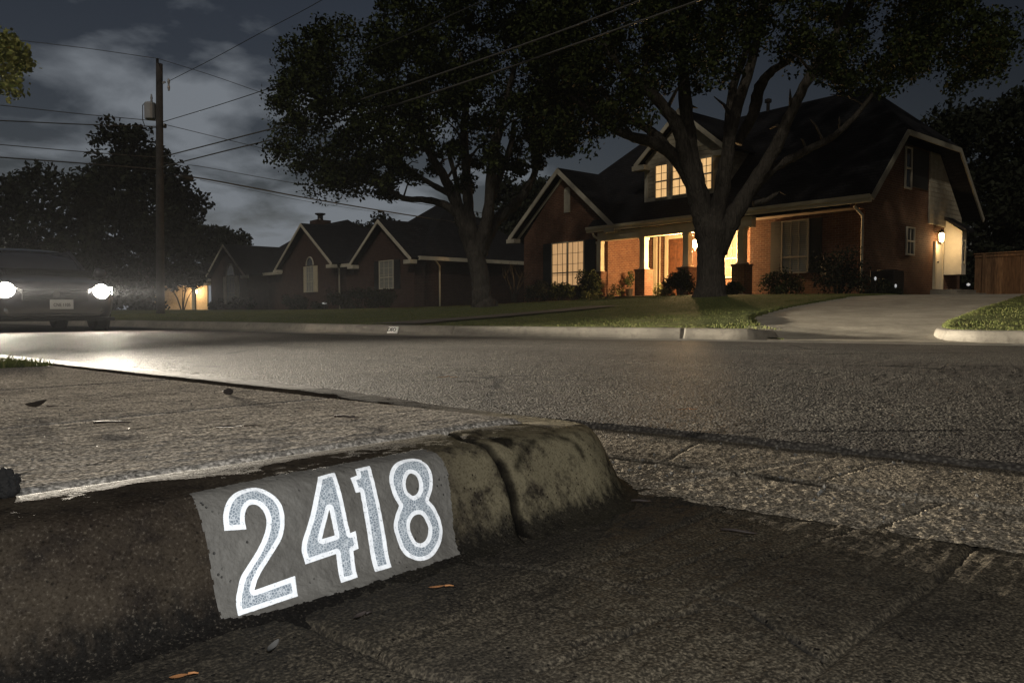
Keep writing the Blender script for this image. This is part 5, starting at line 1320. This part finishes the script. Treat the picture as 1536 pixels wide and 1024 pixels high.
for sg in (-1, 1):
    b = MB(); b.add([(sg * .800, 1.75, 1.0), (sg * .80, 3.6, 1.02), (sg * .735, 3.4, 1.33), (sg * .735, 2.1, 1.34)], [(0, 1, 2, 3)]); b.build('side_window', M['glass'], t_)
    b = MB(); b.lathe([(.02, -.09), (.08, -.07), (.09, .0), (.07, .08), (.02, .10)], (sg * 1.0, 1.42, 1.0), 12, 'x'); b.bar((sg * .86, 1.45, .95), (sg * .98, 1.42, .98), .05, .03); b.build('mirror', M['paint'], t_, smooth=True)
    hl = MB(); hl.lathe([(.03, -.05), (.14, -.03), (.15, .02), (.12, .06)], (sg * .66, .06, .655), 18, 'y'); hl.bar((sg * .42, .03, .63), (sg * .82, .22, .69), .10, .10); h_ = hl.build('headlight', M['chrome'], t_)
    le_ = MB(); le_.lathe([(.0, -.085), (.085, -.08), (.115, -.06), (.115, -.045), (0, -.044)], (sg * .64, .05, .655), 20, 'y'); le_.bar((sg * .55, .0, .645), (sg * .80, .10, .675), .09, .11); le_.build('lens', emit('headlight_glow', (1, .93, .78), 60), h_, smooth=True)
    fl = MB(); fl.lathe([(.0, -.03), (.05, -.025), (.06, .03), (0, .04)], (sg * .62, .02, .36), 12, 'y'); fl.build('fog_light', M['chrome'], t_)
    for yy in (.85, 3.5):
        ty = MB(); ty.lathe([(.20, -.10), (.29, -.10), (.325, -.07), (.33, 0), (.325, .07), (.29, .10), (.20, .10)], (sg * .80, yy, .33), 28, 'x'); w_ = ty.build('wheel', M['tyre'], t_, smooth=False)
        ri_ = MB(); ri_.lathe([(.02, .07), (.06, .085), (.19, .06), (.205, .10)], (sg * .80, yy, .33), 20, 'x') if sg > 0 else ri_.lathe([(.02, -.07), (.06, -.085), (.19, -.06), (.205, -.10)], (sg * .80, yy, .33), 20, 'x'); ri_.build('rim', M['grey_metal'], w_)
        ar = MB(); ar.lathe([(.0, -.02), (.385, -.02), (.385, .012), (.34, .014), (0, .014)], (sg * .893, yy, .36), 28, 'x'); ar.build('wheel_arch', M['tyre'], t_)
g = MB(); g.box(-.44, .44, -.045, .0, .50, .64)
for k in range(4): g.box(-.43, .43, -.062, -.046, .515 + k * .032, .527 + k * .032)
g.build('grille', M['tyre'], t_, bevel=.01)
g = MB(); g.bar((-.46, -.055, .665), (.46, -.055, .665), .03, .018); g.bar((-.6, -.04, .285), (.6, -.04, .285), .03, .025); g.build('bumper_strip', M['chrome'], t_)
g = MB(); g.lathe([(0, -.03), (.05, -.03), (.055, .0), (0, .0)], (0, -.05, .60), 16, 'y'); g.build('badge', M['chrome'], t_)
g = MB(); g.box(-.30, .02, -.075, -.05, .36, .51) if False else g.box(-.09, .225, -.085, -.06, .375, .52); pl_ = g.build('number_plate', plain('plate_white', (.6, .6, .58), .5, .05), t_, bevel=.004)
text_mesh('lettering', 'CNE 1105', .068, M['shutter'], pl_, Matrix.Translation((.068, -.088, .438)) @ Matrix.Rotation(math.pi / 2, 4, 'X'), .002, .8)
g = MB(); g.box(-.84, .84, -.0, .06, .19, .25); g.build('air_dam', M['tyre'], t_, bevel=.02)
bpy.context.view_layer.update()
for sg in (-1, 1):
    l = bpy.data.lights.new('headlight_beam', 'SPOT'); l.energy = 19000; l.color = (1, .90, .74); l.spot_size = R(75); l.spot_blend = 1; l.shadow_soft_size = .05
    o = bpy.data.objects.new('headlight_beam', l); COL.objects.link(o)
    p = t_.matrix_world @ Vector((sg * .66, -.09, .655)); o.location = p
    o.rotation_euler = (math.pi / 2 - R(1.3), 0, heading + math.pi + R(8)); o.scale = (1.86, .118, 1)

    l = bpy.data.lights.new('headlight_spill', 'SPOT'); l.energy = 330; l.color = (1, .90, .74); l.spot_size = R(150); l.spot_blend = 1; l.shadow_soft_size = .06
    o = bpy.data.objects.new('headlight_spill', l); COL.objects.link(o); o.location = p; o.rotation_euler = (math.pi / 2 - R(14), 0, heading + math.pi)

# ------------------------------------------------------------------ litter
def leaf_obj(name, label, px, py, z, length, width, ang, mat, cat='leaf', curl=.3, stalk=True):
    p = G(px, py, z); m_ = MB(); n_ = 9; vs = []
    for i in range(n_):
        f_ = i / (n_ - 1); w_ = width * math.sin(math.pi * min(.98, f_ * .96 + .02)) ** .7 / 2; x_ = (f_ - .5) * length
        zz_ = .004 + curl * length * (f_ - .4) ** 2
        vs += [(x_, -w_, zz_ + curl * w_), (x_, 0, zz_), (x_, w_, zz_ + curl * w_)]
    fs = [(i * 3 + k, i * 3 + k + 1, i * 3 + 4 + k, i * 3 + 3 + k) for i in range(n_ - 1) for k in range(2)]
    m_.add(vs, fs)
    if stalk: m_.tube([(length * .5, 0, .006), (length * .8, length * .04, .006), (length * 1.05, length * .02, .005)], [.0016, .0012, .0008], 5)
    o = m_.build(name, mat, None, smooth=True); o.location = p; o.rotation_euler = (0, 0, ang)
    tag(o, label, cat, None); return o
M['dry_leaf'] = plain('dry_leaf', (.30, .13, .045), .7, .3, 60, .3)
M['dark_leaf_litter'] = plain('dark_litter', (.03, .022, .018), .7, .3, 60, .3)
M['grey_litter'] = plain('grey_litter', (.05, .047, .042), .8, .3, 60, .3)
M['soot'] = plain('black_soil', (.009, .008, .007), .95, .3, 60, .3)
M['stone'] = plain('stone', (.10, .095, .085), .8, .3, 60, .5, bscale=90)
leaf_obj('dead_leaf', 'orange-brown dead leaf with a long stalk below the digits', 655, 885, 0, .022, .007, .15, M['dry_leaf'])
leaf_obj('dead_leaf', 'orange dead leaf at the bottom edge of the gutter', 268, 1020, 0, .018, .008, .3, M['dry_leaf'], curl=.2)
leaf_obj('dead_leaf', 'dark curled dead leaf lying alone on the pavement slab', 54, 613, .15, .045, .028, .2, M['dark_leaf_litter'], curl=.9)
leaf_obj('dead_leaf', 'flat dark leaf near the middle of the pavement slab', 342, 643, .15, .06, .02, .1, M['dark_leaf_litter'], curl=.1)
leaf_obj('dead_leaf', 'small dark curled leaf in the gutter between stone and orange leaf', 540, 930, 0, .018, .009, .8, M['dark_leaf_litter'], curl=.7)
leaf_obj('dead_leaf', 'small dry leaf lying on the road near the kerb corner', 665, 567, .03, .07, .02, .2, M['dry_leaf'], curl=.3)
leaf_obj('dead_leaf', 'pale dry leaf lying on the road right of centre', 1024, 616, .03, .05, .012, .1, M['dry_leaf'], curl=.3)
def twig(label, px, py, z, L_, ang, r_=.0025):
    p = G(px, py, z); m_ = MB(); m_.tube([(-L_ / 2, 0, .004), (-L_ * .15, .03 * L_, .005), (L_ * .2, -.02 * L_, .005), (L_ / 2, .03 * L_, .004)], [r_, r_, r_ * .8, r_ * .4], 6)
    m_.tube([(L_ * .1, 0, .005), (L_ * .25, .15 * L_, .006)], [r_ * .6, r_ * .3], 5)
    o = m_.build('twig', M['dark_leaf_litter'], None, smooth=True); o.location = p; o.rotation_euler = (0, 0, ang); tag(o, label, 'twig')
twig('short dark twig on the driveway apron', 1108, 800, .0, .06, -.5)
twig('short twig beside the kerb corner foot', 962, 754, .0, .04, -.2)
twig('thin dark twig on the pavement slab', 168, 636, .15, .07, .1)
twig('thin dark twig near the kerb edge of the pavement slab', 520, 628, .15, .06, -.4)
def stone(label, px, py, z, r_, mat, seed, name='stone', sq=.6):
    p = G(px, py, z); me = bpy.data.meshes.new(name); bm = bmesh.new(); bmesh.ops.create_icosphere(bm, subdivisions=4, radius=r_)
    g = random.Random(seed); ph = [g.uniform(0, 6) for _ in range(6)]
    for v in bm.verts:
        c_ = v.co / r_; v.co *= 1 + .16 * math.sin(3 * c_.x + ph[0]) * math.sin(3 * c_.y + ph[1]) + .06 * math.sin(6 * c_.z + 5 * c_.x + ph[2]) + .07 * math.sin(13 * c_.y + 11 * c_.x + ph[3]) + .05 * math.sin(19 * c_.z - 17 * c_.y + ph[4]); v.co.z *= sq
    bm.to_mesh(me); bm.free(); me.materials.append(mat); o = bpy.data.objects.new(name, me); link(o); o.location = (p[0], p[1], p[2] + r_ * sq * .7)
    o.rotation_euler = (0, 0, seed); tag(o, label, 'stone', None); return o
leaf_obj('dead_leaf', 'grey folded leaf fragment in the gutter under the digit two', 410, 980, 0, .019, .009, 1.2, M['grey_litter'], curl=1.2, stalk=False)
stone('dark clod in the joint at the left edge of the pavement', 2, 742, .15, .022, M['soot'], 3, 'clod', .8)
stone('small dark clod on the far side of the pavement slab', 343, 590, .15, .013, M['dark_leaf_litter'], 4, 'clod')
grit_v = []; grit_f = []
def grit(n_, area, z, r0, r1, seed):
    g = np.random.default_rng(seed); vs, fs, b0 = [], [], 0
    o8 = np.array([(1, 0, 0), (0, 1, 0), (-1, 0, 0), (0, -1, 0), (0, 0, 1), (0, 0, -1)], float); f8 = np.array([(0, 1, 4), (1, 2, 4), (2, 3, 4), (3, 0, 4), (1, 0, 5), (2, 1, 5), (3, 2, 5), (0, 3, 5)])
    for k in range(n_):
        p = area(g); r_ = r0 + (r1 - r0) * g.random() ** 3
        vs.append(o8 * (r_ * (.6 + .6 * g.random((6, 1)))) + np.array([p[0], p[1], z + r_ * .3])); fs.append(f8 + b0); b0 += 6
    return vs, fs, b0
v1, f1, b1 = grit(420, lambda g: KI - g.random() * 1.3 * ADIR + g.random() * 2.3 * BDIR, .148, .0006, .0026, 5)
v2, f2, b2 = grit(700, lambda g: L0 + (-.1 + 2.2 * g.random()) * LD + (.02 + .6 * g.random()) * LN, .004, .001, .006, 6)
o = mesh_np('gravel', np.vstack(v1 + v2), np.vstack(f1 + [q + b1 for q in f2]), M['stone'])
tag(o, 'loose grit scattered over the pavement slab and the gutter', 'grit', kind='stuff')

# ------------------------------------------------------------------ light
w = bpy.data.worlds.new('World'); scene.world = w; w.use_nodes = True
nt = w.node_tree; N = nt.nodes; Lk = nt.links
bg = N['Background']
sky = N.new('ShaderNodeTexSky'); sky.sky_type = 'NISHITA'; sky.sun_disc = False
SUN_EL, SUN_AZ = R(38), R(197)
sky.sun_elevation = SUN_EL; sky.sun_rotation = SUN_AZ
tc = N.new('ShaderNodeTexCoord')
def wn(t, **k):
    q = N.new('ShaderNode' + t)
    for a, b_ in k.items(): setattr(q, a, b_)
    return q
sep = wn('SeparateXYZ'); Lk.new(tc.outputs['Generated'], sep.inputs[0])
def wm(op, a, b_=0.0):
    q = wn('Math', operation=op)
    for i, v in enumerate((a, b_)):
        if isinstance(v, bpy.types.NodeSocket): Lk.new(v, q.inputs[i])
        else: q.inputs[i].default_value = v
    return q.outputs[0]
zc = wm('MAXIMUM', sep.outputs[2], .02)
zz_ = wm('ADD', zc, .22)
cv = wn('CombineXYZ'); Lk.new(wm('DIVIDE', sep.outputs[0], zz_), cv.inputs[0]); Lk.new(wm('DIVIDE', sep.outputs[1], zz_), cv.inputs[1])
nz = wn('TexNoise'); Lk.new(cv.outputs[0], nz.inputs['Vector']); nz.inputs['Scale'].default_value = 1.9; nz.inputs['Detail'].default_value = 7; nz.inputs['Roughness'].default_value = .52; nz.inputs['Distortion'].default_value = .25
# more cloud low down and to the left
bias = wm('ADD', wm('MULTIPLY', wm('SUBTRACT', .33, wm('ABSOLUTE', wm('ADD', sep.outputs[0], .33))), .3), wm('MULTIPLY', zc, -.85))
cl = wm('ADD', nz.outputs[0], wm('ADD', bias, .12))
ramp = wn('ValToRGB'); Lk.new(cl, ramp.inputs[0]); e = ramp.color_ramp.elements
e[0].position, e[0].color = .46, (0, 0, 0, 1); e[1].position, e[1].color = .60, (1, 1, 1, 1)
skm = wn('Mix', data_type='RGBA', blend_type='MULTIPLY'); skm.inputs[0].default_value = 1
Lk.new(sky.outputs[0], skm.inputs[6]); skm.inputs[7].default_value = (.17, .135, .115, 1)
mx = wn('Mix', data_type='RGBA'); Lk.new(wm('MULTIPLY', ramp.outputs[0], .85), mx.inputs[0]); Lk.new(skm.outputs[2], mx.inputs[6]); mx.inputs[7].default_value = (2.0, 2.2, 2.45, 1)
# the sky darkens to the right, lens vignetting put into its colour
dk = wn('Mix', data_type='RGBA', blend_type='MULTIPLY'); dk.inputs[0].default_value = 1; Lk.new(mx.outputs[2], dk.inputs[6])
fade = wn('MapRange'); Lk.new(sep.outputs[0], fade.inputs[0]); fade.inputs[1].default_value = -.1; fade.inputs[2].default_value = .6; fade.inputs[3].default_value = 1; fade.inputs[4].default_value = .38
cc_ = wn('CombineColor'); [Lk.new(fade.outputs[0], cc_.inputs[i]) for i in range(3)]
Lk.new(cc_.outputs[0], dk.inputs[7]); Lk.new(dk.outputs[2], bg.inputs[0]); bg.inputs[1].default_value = .08
sun = bpy.data.lights.new('moon', 'SUN'); sun.energy = .6; sun.angle = R(3); sun.color = (1, .93, .80)
so = bpy.data.objects.new('moon', sun); COL.objects.link(so)
dv = Vector((math.sin(SUN_AZ) * math.cos(SUN_EL), math.cos(SUN_AZ) * math.cos(SUN_EL), math.sin(SUN_EL)))   # towards the source
so.rotation_euler = dv.to_track_quat('Z', 'Y').to_euler()
fl = point('phone_flash', (.05, -.03, CH + .10), 48, (.92, .96, 1.0), .012)

HAZE = .00012  # volume added to imitate the lens veil around the headlights
if HAZE:
    b = MB(); b.box(-110, 110, -12, 130, -1.4, 22); ho = b.build('haze', None, None) if False else None
    me = bpy.data.meshes.new('haze'); me.from_pydata(b.v, [], b.f); hm = bpy.data.materials.new('haze'); hm.use_nodes = True
    hn = hm.node_tree; hn.nodes.clear(); ou = hn.nodes.new('ShaderNodeOutputMaterial'); pv = hn.nodes.new('ShaderNodeVolumePrincipled')
    pv.inputs['Color'].default_value = (.85, .88, .95, 1); pv.inputs['Density'].default_value = HAZE; pv.inputs['Anisotropy'].default_value = .55
    hn.links.new(pv.outputs[0], ou.inputs['Volume']); me.materials.append(hm)
    ho = bpy.data.objects.new('haze', me); link(ho); ho['kind'] = 'stuff'; ho['label'] = 'thin added haze standing in for lens veil around the headlights'; ho['category'] = 'haze'
scene.view_settings.view_transform = 'Standard'; scene.view_settings.look = 'None'; scene.view_settings.exposure = .2; scene.view_settings.gamma = 1
scene.render.engine = 'CYCLES'
scene.cycles.use_denoising = True
scene.cycles.max_bounces = 6
scene.cycles.sample_clamp_indirect = 3
